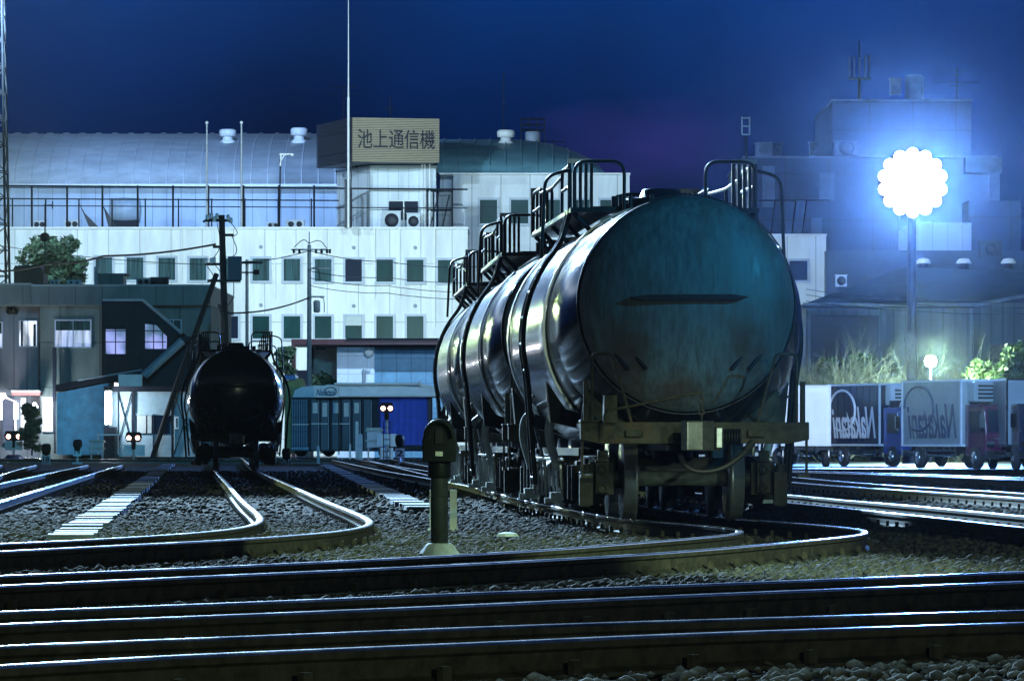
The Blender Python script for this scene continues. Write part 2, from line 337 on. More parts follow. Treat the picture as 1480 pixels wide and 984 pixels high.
m_tyre = mat('tyre', (.02, .02, .02), .8, 0, .2, 8)
m_letter = mat('white_letter', (.75, .78, .82), .5, 0, .05, 5)
m_letterd = mat('dark_letter', (.05, .07, .13), .5, 0, .05, 5)
m_leaf = mat('leaf', (.055, .11, .06), .55, 0, .7, 1.5)
m_leafl = mat('leaf_light', (.14, .22, .08), .55, 0, .7, 2)
m_twig = mat('twig', (.10, .115, .10), .7, 0, .4, 4)
m_bark = mat('bark', (.04, .035, .03), .9, 0, .4, 6, .3)
m_plate = mat('number_plate', (.72, .76, .78), .5, 0, .1, 8)
m_ac = mat('ac_casing', (.50, .56, .62), .5, 0, .15, 3)
m_acdark = mat('ac_grille', (.012, .016, .03), .6, 0, .2, 6)
m_wire = mat('wire', (.012, .016, .025), .6, 0, .1, 3)
m_insul = mat('insulator', (.65, .7, .75), .25, 0, .1, 8)
e_flood = emit('flood_lamp', (.62, .78, 1), 60)
e_lamp = emit('small_lamp', (.6, 1, .8), 60)
e_win = glow('lit_window', (.50, .60, 1), 1.0)
e_winw = glow('lit_window_white', (.75, .85, 1), 2.0, (2.5, 2.5, .8), .05)
e_blue = glow('stair_window', (.42, .42, 1), .9, (1.2, 1.2, 1.0), .1)
e_tube = emit('tube_lamp', (.85, .90, 1), 9)
e_sig = emit('signal_lens', (1, .45, .32), 14)
e_porch = emit('porch_lamp', (1, .72, .6), 14)

# ------------------------------------------------------------------ lettering
def text_mesh(s, mats, parent, name, size, place, bold=0, shear=0, mirror=False, depth=.012, width=None):
    cu = bpy.data.curves.new(name, 'FONT'); cu.body = s; cu.size = 1; cu.align_x = 'CENTER'; cu.align_y = 'CENTER'
    cu.offset = bold; cu.shear = shear; cu.extrude = .5; cu.resolution_u = 3
    o = bpy.data.objects.new(name, cu); C.objects.link(o)
    bpy.context.view_layer.update()
    me = bpy.data.meshes.new_from_object(o.evaluated_get(bpy.context.evaluated_depsgraph_get()))
    C.objects.unlink(o); bpy.data.objects.remove(o)
    n = len(me.vertices); a = np.empty(n*3, dtype=np.float32); me.vertices.foreach_get('co', a); a = a.reshape(-1, 3)
    lo, hi = a.min(0), a.max(0); c = (lo+hi)/2; k = size/(hi[1]-lo[1])
    kx = k if width is None else width/(hi[0]-lo[0])
    a = (a-c)*np.array([kx, k, depth])
    if mirror: a[:, 0] *= -1
    me.vertices.foreach_set('co', a.astype(np.float32).ravel())
    if mirror: me.flip_normals()
    me.materials.clear(); me.materials.append(mats); me.update()
    t = bpy.data.objects.new(name, me); C.objects.link(t); t.parent = parent
    t.location = place[0]; t.rotation_euler = place[1]
    return t

# ================================================================== THE SETTING
g = MB()
nx, ny = 60, 90
ys = [8*(420/8)**(j/ny) for j in range(ny+1)]
gv = []
for y in ys:
    w = 8+y*.42
    for i in range(nx+1):
        x = (i/nx*2-1)*w
        z = -.20+(random.uniform(-.02, .02) if y < 120 else 0)
        gv.append((x, y, z))
gf = [(j*(nx+1)+i, j*(nx+1)+i+1, (j+1)*(nx+1)+i+1, (j+1)*(nx+1)+i) for j in range(ny) for i in range(nx)]
g.add(gv, gf, 0, True)
g.add([(-12, -30, -.2), (12, -30, -.2), (12, 8, -.2), (-12, 8, -.2)], [(0, 1, 2, 3)])
tag(g.build('ground', m_ground), kind='structure')
g = MB(); g.add([(4.5, 140, -.12), (70, 140, -.12), (90, 250, -.12), (6, 250, -.12)], [(0, 1, 2, 3)])
g.add([(4.5, 140, -.21), (70, 140, -.21), (70, 140, -.12), (4.5, 140, -.12)], [(0, 1, 2, 3)])
tag(g.build('road', m_asphalt), kind='structure')
g = MB(); g.add([(-60, 203, -.13), (5, 203, -.13), (5, 285, -.13), (-60, 285, -.13)], [(0, 1, 2, 3)])
g.add([(-60, 203, -.21), (5, 203, -.21), (5, 203, -.13), (-60, 203, -.13)], [(0, 1, 2, 3)])
tag(g.build('pavement', m_asphalt), kind='structure')

# ---- rails
RAILP = [(-.036, -.0125), (-.034, -.0065), (-.029, -.0026), (-.018, 0), (.018, 0), (.029, -.0026), (.034, -.0065), (.036, -.0125), (.036, -.040), (.012, -.054), (.009, -.128), (.066, -.150), (.066, -.165),
         (-.066, -.165), (-.066, -.150), (-.009, -.128), (-.012, -.054), (-.036, -.040)]
def rail_mb(path):
    m = MB(); n = len(RAILP); N = len(path); vs = []
    for i, p in enumerate(path):
        t = (path[min(i+1, N-1)]-path[max(i-1, 0)]); t.z = 0; t.normalize(); s = Vector((t.y, -t.x, 0))
        for a, b in RAILP: vs.append(p+s*a+Vector((0, 0, b)))
    m.add(vs, [], 0)
    for i in range(N-1):
        for k in range(n):
            m.f.append((i*n+k, (i+1)*n+k, (i+1)*n+(k+1) % n, i*n+(k+1) % n)); m.mi.append(1 if k < 7 else 0); m.sm.append(False)
    m.f.append(tuple(range(n))); m.mi.append(0); m.sm.append(False)
    m.f.append(tuple(range(N*n-1, N*n-n-1, -1))); m.mi.append(0); m.sm.append(False)
    return m
def offset(path, d):
    out = []; N = len(path)
    for i, p in enumerate(path):
        t = (path[min(i+1, N-1)]-path[max(i-1, 0)]); t.z = 0; t.normalize(); out.append(p+Vector((t.y, -t.x, 0))*d)
    return out
TRACKS = []
def track(label, path, side=1, sleepers=True, both=True, spacing=.75, step=1):
    """path is one rail's top; the second rail lies a gauge to its side"""
    p2 = offset(path, 1.133*side)
    o = thing('railway_track', label, 'railway track', (path[0].x, path[0].y, -.17), 0, 'railway tracks of the yard')
    inv = Vector((-path[0].x, -path[0].y, .17))
    rail_mb([p+inv for p in path]).build('rail', [m_railside, m_railtop], o)
    rail_mb([p+inv for p in p2]).build('rail', [m_railside, m_railtop], o)
    if sleepers:
        m = MB(); mid = offset(path, .5665*side); acc = 0
        for i in range(len(mid)-1):
            a, b = mid[i], mid[i+1]; L = (b-a).length; t = acc
            ang = math.atan2(b.y-a.y, b.x-a.x)+math.pi/2
            while t < L:
                c = a.lerp(b, t/L)
                m.box((c.x+inv.x, c.y+inv.y, -.165-.08+.17-.003), (2.0, .2, .16), ang)
                for s in (-1, 1):
                    for q in (-.1, .1):
                        d = Vector((math.cos(ang), math.sin(ang), 0))*(s*.5665+q)
                        m.box((c.x+inv.x+d.x, c.y+inv.y+d.y, -.115+.17), (.035, .05, .06), ang, 1)
                t += spacing
            acc = t-L
        if m.v: tag(m.build('sleeper_bed', [m_sleeper, m_railside], o), kind='stuff')
    TRACKS.append((path, p2)); return o
def gp(*pts, it=3): return smooth_path([G(x, y) for x, y in pts], it)
# nearest two tracks crossing in front
track('nearest track, its two rails crossing the very front of the yard', gp((-700, 968), (-200, 942), (0, 932), (370, 918), (740, 903), (1100, 892), (1480, 881), (1700, 875)), 1)
track('second nearest track crossing in front of the dwarf signal foot', gp((-700, 912), (-200, 890), (0, 883), (370, 869), (740, 853), (1100, 840), (1480, 825), (1700, 817)), 1)
# the tank train's track
axis_dx = -.0632
def train_c(d): return Vector((1.74+axis_dx*(min(d, 64)-49.3)-.047*max(0, d-64), d, 0))
left = [Vector((p.x-.566, p.y, 0)) for p in (train_c(d) for d in (225, 170, 130, 100, 80, 70, 64, 58, 55, 50))]
left += [Vector(G(x, y)) for x, y in ((1066, 762), (1072, 770), (1010, 776), (900, 785), (740, 797), (390, 815), (0, 831), (-250, 842), (-600, 858))]
track('curving track that carries the long train of dark tank wagons', smooth_path(left, 3), -1)
lc = lambda d: Vector((-7.6+(d-129.5)*-.062, d, 0))
left = [lc(d)+Vector((-.566, 0, 0)) for d in (226, 190, 160, 140, 125)]
left += [Vector(G(x, y)) for x, y in ((330, 700), (350, 724), (374, 742), (378, 754), (345, 763), (265, 771), (130, 779), (0, 785), (-150, 792), (-450, 806))]
track('curving track under the lone black tank wagon', smooth_path(left, 3), -1)
track('track on the far left running out of the picture beside the concrete lid path', gp((176, 672), (120, 688), (60, 706), (0, 724), (-120, 760)), 1)
track('outer left track ending at the picture edge near the number post', gp((52, 672), (20, 680), (-10, 690), (-100, 712)), 1)
track('track curving out behind the dwarf signal from the far crossing', gp((480, 664), (520, 673), (560, 681), (622, 691), (690, 704), (760, 716)), -1, sleepers=False)
track('bright pair of rails sweeping right just behind the front wagon', gp((1000, 704), (1130, 713), (1220, 722), (1350, 733), (1480, 745), (1640, 760), (1950, 790)), 1)
track('middle pair of rails sweeping right below the trucks', gp((1000, 682), (1130, 687), (1200, 694), (1300, 702), (1480, 712), (1640, 722), (1850, 736)), 1)
track('pair of rails running right directly below the parked trucks', gp((900, 674), (1130, 679), (1300, 684), (1480, 690), (1640, 696)), 1, sleepers=False)
track('farthest crossing track in front of the office and the container row', [Vector((x, 222-.0*x, 0)) for x in range(-45, 4, 4)], 1, sleepers=False)
track('crossing track one row nearer than the farthest one', [Vector((x, 206, 0)) for x in range(-45, 4, 4)], 1, sleepers=False)
track('straight track along the edge of the truck yard', [Vector((x, 138-.25*x, 0)) for x in range(2, 60, 4)], 1, sleepers=False)

# ---- ballast stones
def stones(n, dmin, dmax, smin, smax, power=1.0, zoff=-.185):
    ico = [(0, 0, 1), (.894, 0, .447), (.276, .851, .447), (-.724, .526, .447), (-.724, -.526, .447), (.276, -.851, .447),
           (.724, .526, -.447), (-.276, .851, -.447), (-.894, 0, -.447), (-.276, -.851, -.447), (.724, -.526, -.447)]
    fi = [(0, 1, 2), (0, 2, 3), (0, 3, 4), (0, 4, 5), (0, 5, 1), (1, 6, 2), (2, 7, 3), (3, 8, 4), (4, 9, 5), (5, 10, 1), (2, 6, 7), (3, 7, 8), (4, 8, 9), (5, 9, 10), (1, 10, 6)]
    ico = np.array(ico); fi = np.array(fi); k = len(ico)
    u = rng.random(n); d = np.sqrt(dmin**2+u*(dmax**2-dmin**2)) if power == 1 else dmin*(dmax/dmin)**u
    x = (rng.random(n)*2-1)*d*.118
    s = smin+(smax-smin)*rng.random(n)**2
    jit = 1+rng.uniform(-.28, .28, (n, k, 3)); v = ico[None]*jit*s[:, None, None]*np.array([1.1, 1.1, .8])
    a = rng.random(n)*6.28; c, sn = np.cos(a)[:, None], np.sin(a)[:, None]
    X = v[:, :, 0]*c-v[:, :, 1]*sn+x[:, None]; Y = v[:, :, 0]*sn+v[:, :, 1]*c+d[:, None]; Z = v[:, :, 2]+zoff+rng.uniform(-.01, .03, n)[:, None]
    V = np.stack([X, Y, Z], 2); Fc = fi[None]+(np.arange(n)*k)[:, None, None]
    return V.reshape(-1, 3), Fc.reshape(-1, 3)
def on_rail(V, Fc, k=11):
    return V, Fc
parts = [stones(52000, 13, 62, .018, .045, 1), stones(26000, 60, 150, .03, .06, 1)]
off = 0; VV = []; FF = []
for V, Fc in parts: VV.append(V); FF.append(Fc+off); off += len(V)
VV = np.concatenate(VV); FF = np.concatenate(FF)
me = bpy.data.meshes.new('gravel'); me.vertices.add(len(VV)); me.vertices.foreach_set('co', VV.astype(np.float32).ravel())
me.loops.add(len(FF)*3); me.loops.foreach_set('vertex_index', FF.astype(np.int32).ravel())
me.polygons.add(len(FF)); me.polygons.foreach_set('loop_start', np.arange(len(FF), dtype=np.int32)*3)
me.update(calc_edges=True); me.validate(); me.materials.append(m_stone)
gr = bpy.data.objects.new('gravel', me); C.objects.link(gr)
tag(gr, 'loose ballast stones lying between and beside the rails', 'gravel', None, 'stuff')

def lid_path(label, p0, p1, w, n):
    a, b = Vector(G(*p0, -.12)), Vector(G(*p1, -.12))
    m = MB(); L = (b-a).length; ang = math.atan2(b.y-a.y, b.x-a.x)-math.pi/2
    for i in range(n):
        c = a.lerp(b, (i+.5)/n); m.box((c.x-a.x+random.uniform(-.02, .02), c.y-a.y, random.uniform(-.006, .012)), (w, L/n*.5, .08), ang+random.uniform(-.03, .03))
    o = m.build('trough_lid_path', m_lid); o.location = (a.x, a.y, -.14)
    tag(o, label, 'path', 'concrete lid paths between the tracks')
lid_path('longer path of pale concrete lids left of the lone black wagon', (100, 778), (245, 670), .44, 110)
lid_path('shorter path of concrete lids between the lone wagon and the dwarf signal', (610, 735), (470, 672), .44, 70)

# ================================================================== TANK WAGONS
TOP = 3.34
def rad(y):
    return float(np.interp(abs(y), (2.3, 4.45, 4.8, 5.06), (1.335, 1.27, 1.2, 1.11)))
def make_wagon():
    w = thing('tank_wagon', 'x', 'tank wagon')
    # tank: ends narrower than the belly, top level
    m = MB(); n = 56; secs = []
    for a in (0.02, .12, .25, .4, .55, .7, .82, .91, .965):
        r = 1.10*a; secs.append((-5.08-.30*math.sqrt(max(0, 1-a**2.0))**1.0, r, TOP-1.10))
    for y in (-5.06, -5.0, -4.9, -4.8, -4.62, -4.45, -4, -3, -2.3, -2.2, -1, 0): secs.append((y, rad(y), TOP-rad(y)))
    secs += [(-y, r, z) for y, r, z in reversed(secs[:-1])]
    vs = []
    for y, r, zc in secs:
        for k in range(n):
            t = 2*math.pi*k/n; vs.append((r*math.sin(t), y, zc+r*math.cos(t)))
    fs = [(i*n+k, i*n+(k+1) % n, (i+1)*n+(k+1) % n, (i+1)*n+k) for i in range(len(secs)-1) for k in range(n)]
    fs += [tuple(range(n-1, -1, -1)), tuple((len(secs)-1)*n+k for k in range(n))]
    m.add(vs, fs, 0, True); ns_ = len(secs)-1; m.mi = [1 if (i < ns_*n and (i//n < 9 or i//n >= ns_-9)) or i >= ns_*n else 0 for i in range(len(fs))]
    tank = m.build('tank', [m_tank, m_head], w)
    def strap_mb(y, r0, zc, wid, t=.02):
        m = MB(); vs = []
        for yy, dr in ((-wid/2, 0), (-wid/2, t), (wid/2, t), (wid/2, 0)):
            for k in range(n):
                a = 2*math.pi*k/n; vs.append(((r0+dr)*math.sin(a), y+yy, zc+(r0+dr)*math.cos(a)))
        return m.add(vs, [(i*n+k, i*n+(k+1) % n, (i+1)*n+(k+1) % n, (i+1)*n+k) for i in range(3) for k in range(n)], 0, False)
    for y in (-2.95, 2.95): strap_mb(y, rad(y)+.012, TOP-rad(y), .22).build('strap', m_strap, tank)
    for y in (-5.03, 5.03): strap_mb(y, 1.125, TOP-1.115, .05, .012).build('rim_band', m_black, tank)
    # head ledge and lifting plates
    m = MB(); m.prism([(-.62, 2.285), (-.5, 2.25), (.46, 2.26), (.6, 2.29), (.42, 2.315), (-.42, 2.31)], 'y', -5.50, -5.2); m.build('ledge', m_black, w)
    for s in (-1, 1):
        m = MB(); m.tube(rounded([(s*.62, -5.27, 1.55), (s*.90, -5.17, 1.90), (s*.76, -5.19, 1.95), (s*.44, -5.31, 1.55)], .06), .022, 6); m.build('lifting_loop', m_black, w)
    # hatch
    hy = -2.3
    m = MB(); m.lathe([(.30, TOP-.08), (.34, TOP-.05), (.34, TOP+.06), (.40, TOP+.06), (.40, TOP+.10), (.24, TOP+.12), (.21, TOP+.20), (.20, TOP+.21)], (0, hy, 0), n=24)
    for k in range(10):
        a = 2*math.pi*k/10; m.cyl((.44*math.cos(a), hy+.44*math.sin(a), TOP-.02), (.44*math.cos(a), hy+.44*math.sin(a), TOP+.13), .028, 6)
    m.build('hatch', m_black, w)
    m = MB(); m.b2(-.75, .75, hy-.1, hy+1.1, TOP-.02, TOP+.02); m.cyl((-.46, hy+.3, TOP), (-.46, hy+.3, TOP+.15), .06, 10); m.cyl((.5, hy+.2, TOP), (.5, hy+.2, TOP+.12), .07, 10)
    m.tube(rounded([(-.46, hy+.3, TOP+.14), (-.3, hy+.2, TOP+.17), (0, hy, TOP+.12)], .1), .025, 6); m.build('valve_deck', m_black, w)
    # long side platforms with a slatted gate at each end
    for s in (-1, 1):
        m = MB(); m.b2(s*.56, s*1.02, -2.75, 3.6, TOP-.06, TOP-.01)
        for y in (-2.6, -1, .6, 2.2, 3.4): m.cyl((s*.8, y, TOP-.25), (s*.98, y, TOP-.06), .03, 6)
        pl = m.build('platform', m_black, w)
        X = s*1.0; z0, z1 = TOP-.03, TOP+.46
        m = MB(); m.tube(rounded([(s*.44, -2.72, z0), (s*.44, -2.72, z1+.03), (X-s*.02, -2.72, z1+.03), (X-s*.02, -2.72, z0)], .14), .019, 8); m.build('end_arch', m_black, pl)
        m = MB(); m.tube(rounded([(X, -2.4, z0), (X, -2.4, z1), (X, -1.2, z1), (X, -1.2, z0)], .14), .019, 8); m.tube([(X, -2.4, z1-.22), (X, -1.2, z1-.22)], .018, 6); m.build('handrail', m_black, pl)
        m = MB(); m.tube(rounded([(X, 2.2, z0), (X, 2.2, z1), (X, 3.5, z1), (X, 3.5, z0)], .14), .019, 8); m.tube([(X, 2.2, z1-.22), (X, 3.5, z1-.22)], .018, 6); m.build('handrail', m_black, pl)
        m = MB(); m.tube(rounded([(X, -1.2, z1-.06), (X, .4, z1-.1), (X, 2.2, z1-.06)], .3), .018, 6); m.cyl((X, .4, z0), (X, .4, z1-.1), .018, 6); m.build('middle_rail', m_black, pl)
        for y in (-2.45, 3.5):
            m = MB(); m.b2(X+s*.03, X-s*.24, y, y+.06, z1+.02, z1+.07, 1)
            for q in range(5): m.b2(X+s*(.03-q*.06), X+s*(-.005-q*.06), y+.005, y+.055, z0, z1+.02)
            m.build('slatted_gate', [m_black, m_strap], pl)
        # guard rail dropping outside the platform, and the ladder curving down the flank
        m = MB(); m.tube(rounded([(s*1.0, -2.5, z1-.05), (s*1.28, -2.5, z1-.12), (s*1.32, -2.5, TOP-.55)], .14), .019, 8); m.build('drop_rail', m_black, pl)
        m = MB()
        for yy in (-2.42, -2.05):
            pts = [(s*1.0, yy, TOP-.03)]
            for a in (46, 58, 70, 82, 94, 106): pts.append((s*1.52*math.sin(R(a)), yy, TOP-1.42+1.50*math.cos(R(a))))
            pts += [(s*1.42, yy, .9), (s*1.38, yy, .35)]
            m.tube(rounded(pts, .2), .03, 6)
        for a in range(48, 108, 11): m.cyl((s*1.52*math.sin(R(a)), -2.42, TOP-1.42+1.5*math.cos(R(a))), (s*1.52*math.sin(R(a)), -2.05, TOP-1.42+1.5*math.cos(R(a))), .018, 6)
        for z in (1.3, 1.0, .7, .42): m.cyl((s*1.40, -2.42, z), (s*1.40, -2.05, z), .018, 6)
        m.build('ladder', m_black, w)
    # frame
    m = MB(); m.b2(-.28, .28, -5.7, 5.7, .72, 1.0)
    for s in (-1, 1):
        m.b2(s*.86, s*.94, -2.8, 2.8, .66, .74)
        for y in (-2.95, 2.95):
            m.prism([(s*.3, .80), (s*1.26, 1.02), (s*1.30, 1.45), (s*1.10, 1.16), (s*.5, .98)], 'y', y-.12, y+.12)
    m.build('underframe', m_black, w)
    for e in (-1, 1):
        Y = e*5.85
        m = MB(); m.prism([(-1.16, .83), (-.95, .79), (.95, .79), (1.16, .83), (1.16, 1.01), (-1.16, 1.01)], 'y', Y-.07, Y+.07)
        m.b2(-1.17, -.86, Y-e*.0-.10, Y+.10, 1.005, 1.03)
        for x in (-.62, .62): m.b2(x-.09, x+.09, Y+e*.07, Y+e*.13, .86, .93)
        eb = m.build('end_beam', m_frame, w, .01)
        for s in (-1, 1):       # end saddles with a round hole, under the tank end
            m = MB(); pts = [(s*.42, .99), (s*1.06, .99), (s*.98, 1.5), (s*.86, 1.62), (s*.7, 1.38), (s*.5, 1.2)]
            m.prism(pts, 'y', e*4.55-.04, e*4.55+.04); m.lathe([(.11, -.06), (.15, -.06), (.15, .06), (.11, .06)], (s*.82, e*4.55, 1.16), 'y', 16)
            m.b2(s*.42, s*1.08, e*4.55-.2, e*4.55+.2, .95, 1.0); m.build('saddle', m_frame, w)
            m = MB(); a = s*1.04; m.tube(rounded([(a, Y, 1.0), (a, Y, 1.70), (a-s*.21, Y, 1.70), (a-s*.40, Y, 1.0)], .06), .016, 7); m.build('grab_rail', m_frame, w)
            m = MB(); m.cyl((s*1.10, Y, 1.0), (s*1.10, Y, 1.42), .03, 6); m.b2(s*1.1-.06, s*1.1+.06, Y-.1, Y+.1, .45, .48); m.cyl((s*1.14, Y, .46), (s*1.14, Y, .85), .015, 6); m.build('end_step', m_frame, w)
        # coupler
        m = MB(); m.b2(-.09, .11, Y+e*.05, Y+e*.42, .76, .98); m.prism([(-.17, Y+e*.40), (.13, Y+e*.40), (.15, Y+e*.52), (.02, Y+e*.60), (-.14, Y+e*.64), (-.19, Y+e*.55)], 'z', .72, 1.02)
        m.b2(.16, .24, Y+e*.1, Y+e*.5, .74, .96); cp = m.build('coupler', m_couple, w, .015)
        m = MB()
        for q in range(7): m.lathe([(.07, 0), (.09, .012), (.07, .024)], (.26+q*.028, Y+e*.16, .86), 'x', 12)
        m.build('spring', m_black, cp)
        m = MB(); m.tube([(-.86, Y+e*.16, 1.13), (-.02, Y+e*.5, 1.30), (.03, Y+e*.5, 1.30)], .014, 6)
        for q in range(5): m.ring((.02, Y+e*.5, 1.27-q*.055), .026, .009, 'y' if q % 2 else 'x', 10)
        m.b2(-.93, -.80, Y+.02, Y+e*.17, 1.0, 1.28); m.tube(rounded([(-.86, Y+e*.2, 1.16), (-.93, Y+e*.2, 1.1), (-.94, Y+e*.2, .86)], .04), .014, 6); m.build('coupling_lever', m_frame, w)
        m = MB(); m.tube(smooth_path([(.55, Y+e*.1, .76), (.45, Y+e*.18, .66), (.25, Y+e*.24, .53), (.02, Y+e*.24, .50), (-.12, Y+e*.22, .56), (-.16, Y+e*.15, .68)], 3), .028, 8)
        m.cyl((.50, Y+e*.14, .72), (.58, Y+e*.08, .80), .04, 8); m.build('brake_hose', m_hose, w)
        # bogie
        bc = e*3.55
        bg = MB(); bg.b2(-.95, .95, bc-.16, bc+.16, .42, .64); bg.cyl((0, bc, .64), (0, bc, .74), .22, 14)
        bogie = bg.build('bogie', m_black, w)
        for q in (-1, 1):
            yy = bc+q*.9*1
            m = MB(); m.lathe([(.085, -.52), (.085, -.3), (.075, 0), (.085, .3), (.085, .52)], (0, yy, .43), 'x', 16, 2)
            for s in (-1, 1):
                x = s*.565
                m.lathe([(.12, -s*.07), (.36, -s*.03), (.40, -s*.07)], (x, yy, .43), 'x', 32, 0)
                m.lathe([(.445, -s*.085), (.45, -s*.06), (.43, -s*.045), (.425, s*.055), (.415, s*.06)], (x, yy, .43), 'x', 36, 1)
                m.lathe([(.10, 0), (.10, s*.3)], (x, yy, .43), 'x', 12, 0)
            m.build('wheelset', [m_wheel, m_tread, m_axle], bogie)
        for s in (-1, 1):
            m = MB(); X = s*.84
            m.prism([(bc-1.15, .28), (bc-.72, .26), (bc-.45, .16), (bc+.45, .16), (bc+.72, .26), (bc+1.15, .28), (bc+1.15, .62), (bc+.6, .66), (bc-.6, .66), (bc-1.15, .62)], 'x', X-.07, X+.07)
            for q in (-1, 1):
                m.b2(X-.12*1, X+.13, bc+q*.9-.14, bc+q*.9+.14, .26, .60); m.cyl((X, bc+q*.9, .43), (X+s*.2, bc+q*.9, .43), .10, 12)
                m.cyl((X+s*.17, bc+q*.28, .2), (X+s*.17, bc+q*.28, .56), .09, 10); m.b2(X+s*.1, X+s*.24, bc+q*1.15-.05, bc+q*1.15+.05, .15, .5)
            
            for q in (-1, 1):
                Yq = bc+q*1.15
                m.b2(X-.05, X+.05, Yq-.06, Yq+.06, .60, .72)
                for z_ in (.33, .52): m.lathe([(.055, q*.0), (.055, q*.03), (.035, q*.035), (.03, q*.01)], (X+s*.0, Yq, z_), 'y', 12)
                for bx_ in (-.05, .05): m.cyl((X+s*.17+bx_, Yq, .46), (X+s*.17+bx_, Yq+q*.07, .46), .014, 6)
                m.cyl((X+s*.17, Yq, .14), (X+s*.17, Yq, .58), .05, 10)
            m.build('side_frame', m_bogie, bogie, .012)
        for s in (-1, 1):      # pale sand-coloured pipe and brake block holder on each flank
            m = MB(); m.tube(smooth_path([(s*1.1, bc+e*-1.35, 1.15), (s*1.2, bc-e*1.4, 1.08), (s*1.22, bc-e*1.42, .85), (s*1.14, bc-e*1.4, .6), (s*1.12, bc-e*1.4, .5)], 3), .05, 8)
            m.cyl((s*1.12, bc-e*1.4, .52), (s*1.12, bc-e*1.4, .24), .012, 6); m.b2(s*1.02, s*1.2, bc-e*1.5, bc-e*1.3, .14, .26); m.b2(s*1.18, s*1.26, bc-e*1.46, bc-e*1.36, .14, .2)
            m.build('discharge_pipe', m_pale, w)
    for s in (-1, 1):
        m = MB(); m.b2(s*.7, s*1.06, -1.1, -.35, .32, .66); m.build('brake_box', m_frame, w); m = MB(); m.cyl((s*.9, .5, .45), (s*.9, 1.5, .45), .17, 14); m.build('air_tank', m_frame, w)
        m = MB()
        for q in range(9): m.cyl((s*1.1, -2.6+q*.62, .2), (s*1.12, -2.6+q*.62, .56+.1*(q % 3)), .018, 5)
        m.tube([(s*1.12, -2.9, .62), (s*1.12, 2.9, .62)], .016, 5)
        for q in (-2, 0, 2): m.tube([(s*1.12, q, .62), (s*1.2, q+.35, .98)], .016, 5)
        m.build('brake_rod', m_couple, w)
    return w
w1 = make_wagon(); w2 = copy_tree(w1)
def put(w, d, label, group, c=train_c, r=0):
    p = c(d); q_ = c(d+3)-c(d-3); r = r if c is lc else math.atan(-q_.x/q_.y)
    w.location = (p.x, p.y, 0); w.rotation_euler = (0, 0, r); w['label'] = label; w['group'] = group
D0 = 47.6+5.85; PITCH = 12.1
put(w1, D0, 'leading dark tank wagon with dull teal lit end facing the yard', 'tank wagons in the long train')
put(w2, D0+PITCH, 'second dark tank wagon in the long train, directly behind the leading one', 'tank wagons in the long train')
w3 = copy_tree(w2); put(w3, D0+2*PITCH, 'last visible tank wagon of the long train, beside the blue shutters', 'tank wagons in the long train')
w4 = copy_tree(w1); put(w4, 128+5.85, 'lone black tank wagon head on in front of the shed doors', 'tank wagons on the left track', lc, math.atan(.062))
for ch in w4.children:
    if ch.name.startswith('tank'): ch.data = ch.data.copy(); ch.data.materials[1] = m_tank
w5 = copy_tree(w1); put(w5, 128+5.85+PITCH, 'tank wagon hidden behind the lone black one, only its railings showing', 'tank wagons on the left track', lc, math.atan(.062))

# ================================================================== SIGNALS AND POSTS
gx, gy, _ = G(635, 792, 0)
t = thing('dwarf_signal', 'stout dwarf signal with dark rounded hood on pale concrete foot', 'signal', (gx, gy, -.2))
k = 1/ (F/gy)
m = MB(); m.lathe([(.15, 0), (.165, .05), (.155, .16), (.10, .235), (.08, .24)], n=10, smooth=False); m.build('foot', m_concbase, t, .01)
m = MB(); m.cyl((0, 0, .2), (0, 0, .86), .067, 20); m.ring((0, 0, .60), .067, .006, 'z'); m.build('post', m_sigpost, t)
m = MB(); m.lathe([(.088, .74), (.088, .88), (.08, .885)], n=20)
m.prism([(-.125, .86), (.125, .86), (.135, 1.02)]+[(.115*math.cos(a)+.005, 1.07+.13*math.sin(a)) for a in [i*math.pi/8 for i in range(1, 8)]]+[(-.13, 1.02)], 'y', -.13, .12)
m.tube([(.105*math.cos(a), -.17, 1.05+.12*math.sin(a)) for a in [i*math.pi/10 for i in range(11)]], .02, 8)
hd = m.build('head', m_sighead, t, .012)
m = MB(); m.prism([(-.03, 1.0), (.03, 1.0), (.03, 1.08), (.018, 1.11), (-.018, 1.11), (-.03, 1.08)], 'y', -.15, -.12); m.build('hood', m_black, hd)
m = MB(); m.b2(-.028, .028, -.145, -.125, .905, .94); m.build('tag_plate', m_whitepost, hd)
for i, px_ in enumerate((625, 655)):
    gx, gy, _ = G(px_, 753, -.05)
    m = MB(); m.b2(-.035 if i else -.03, .04 if i else .03, -.03, .03, 0, .47); m.b2(-.05, .05, -.045, .045, -.02, .05); o = m.build('marker_post', m_whitepost); o.location = (gx, gy, -.18)
    tag(o, 'pale square post just %s the dwarf signal post' % ('right of' if i else 'left of'), 'post', 'pale posts behind the dwarf signal')
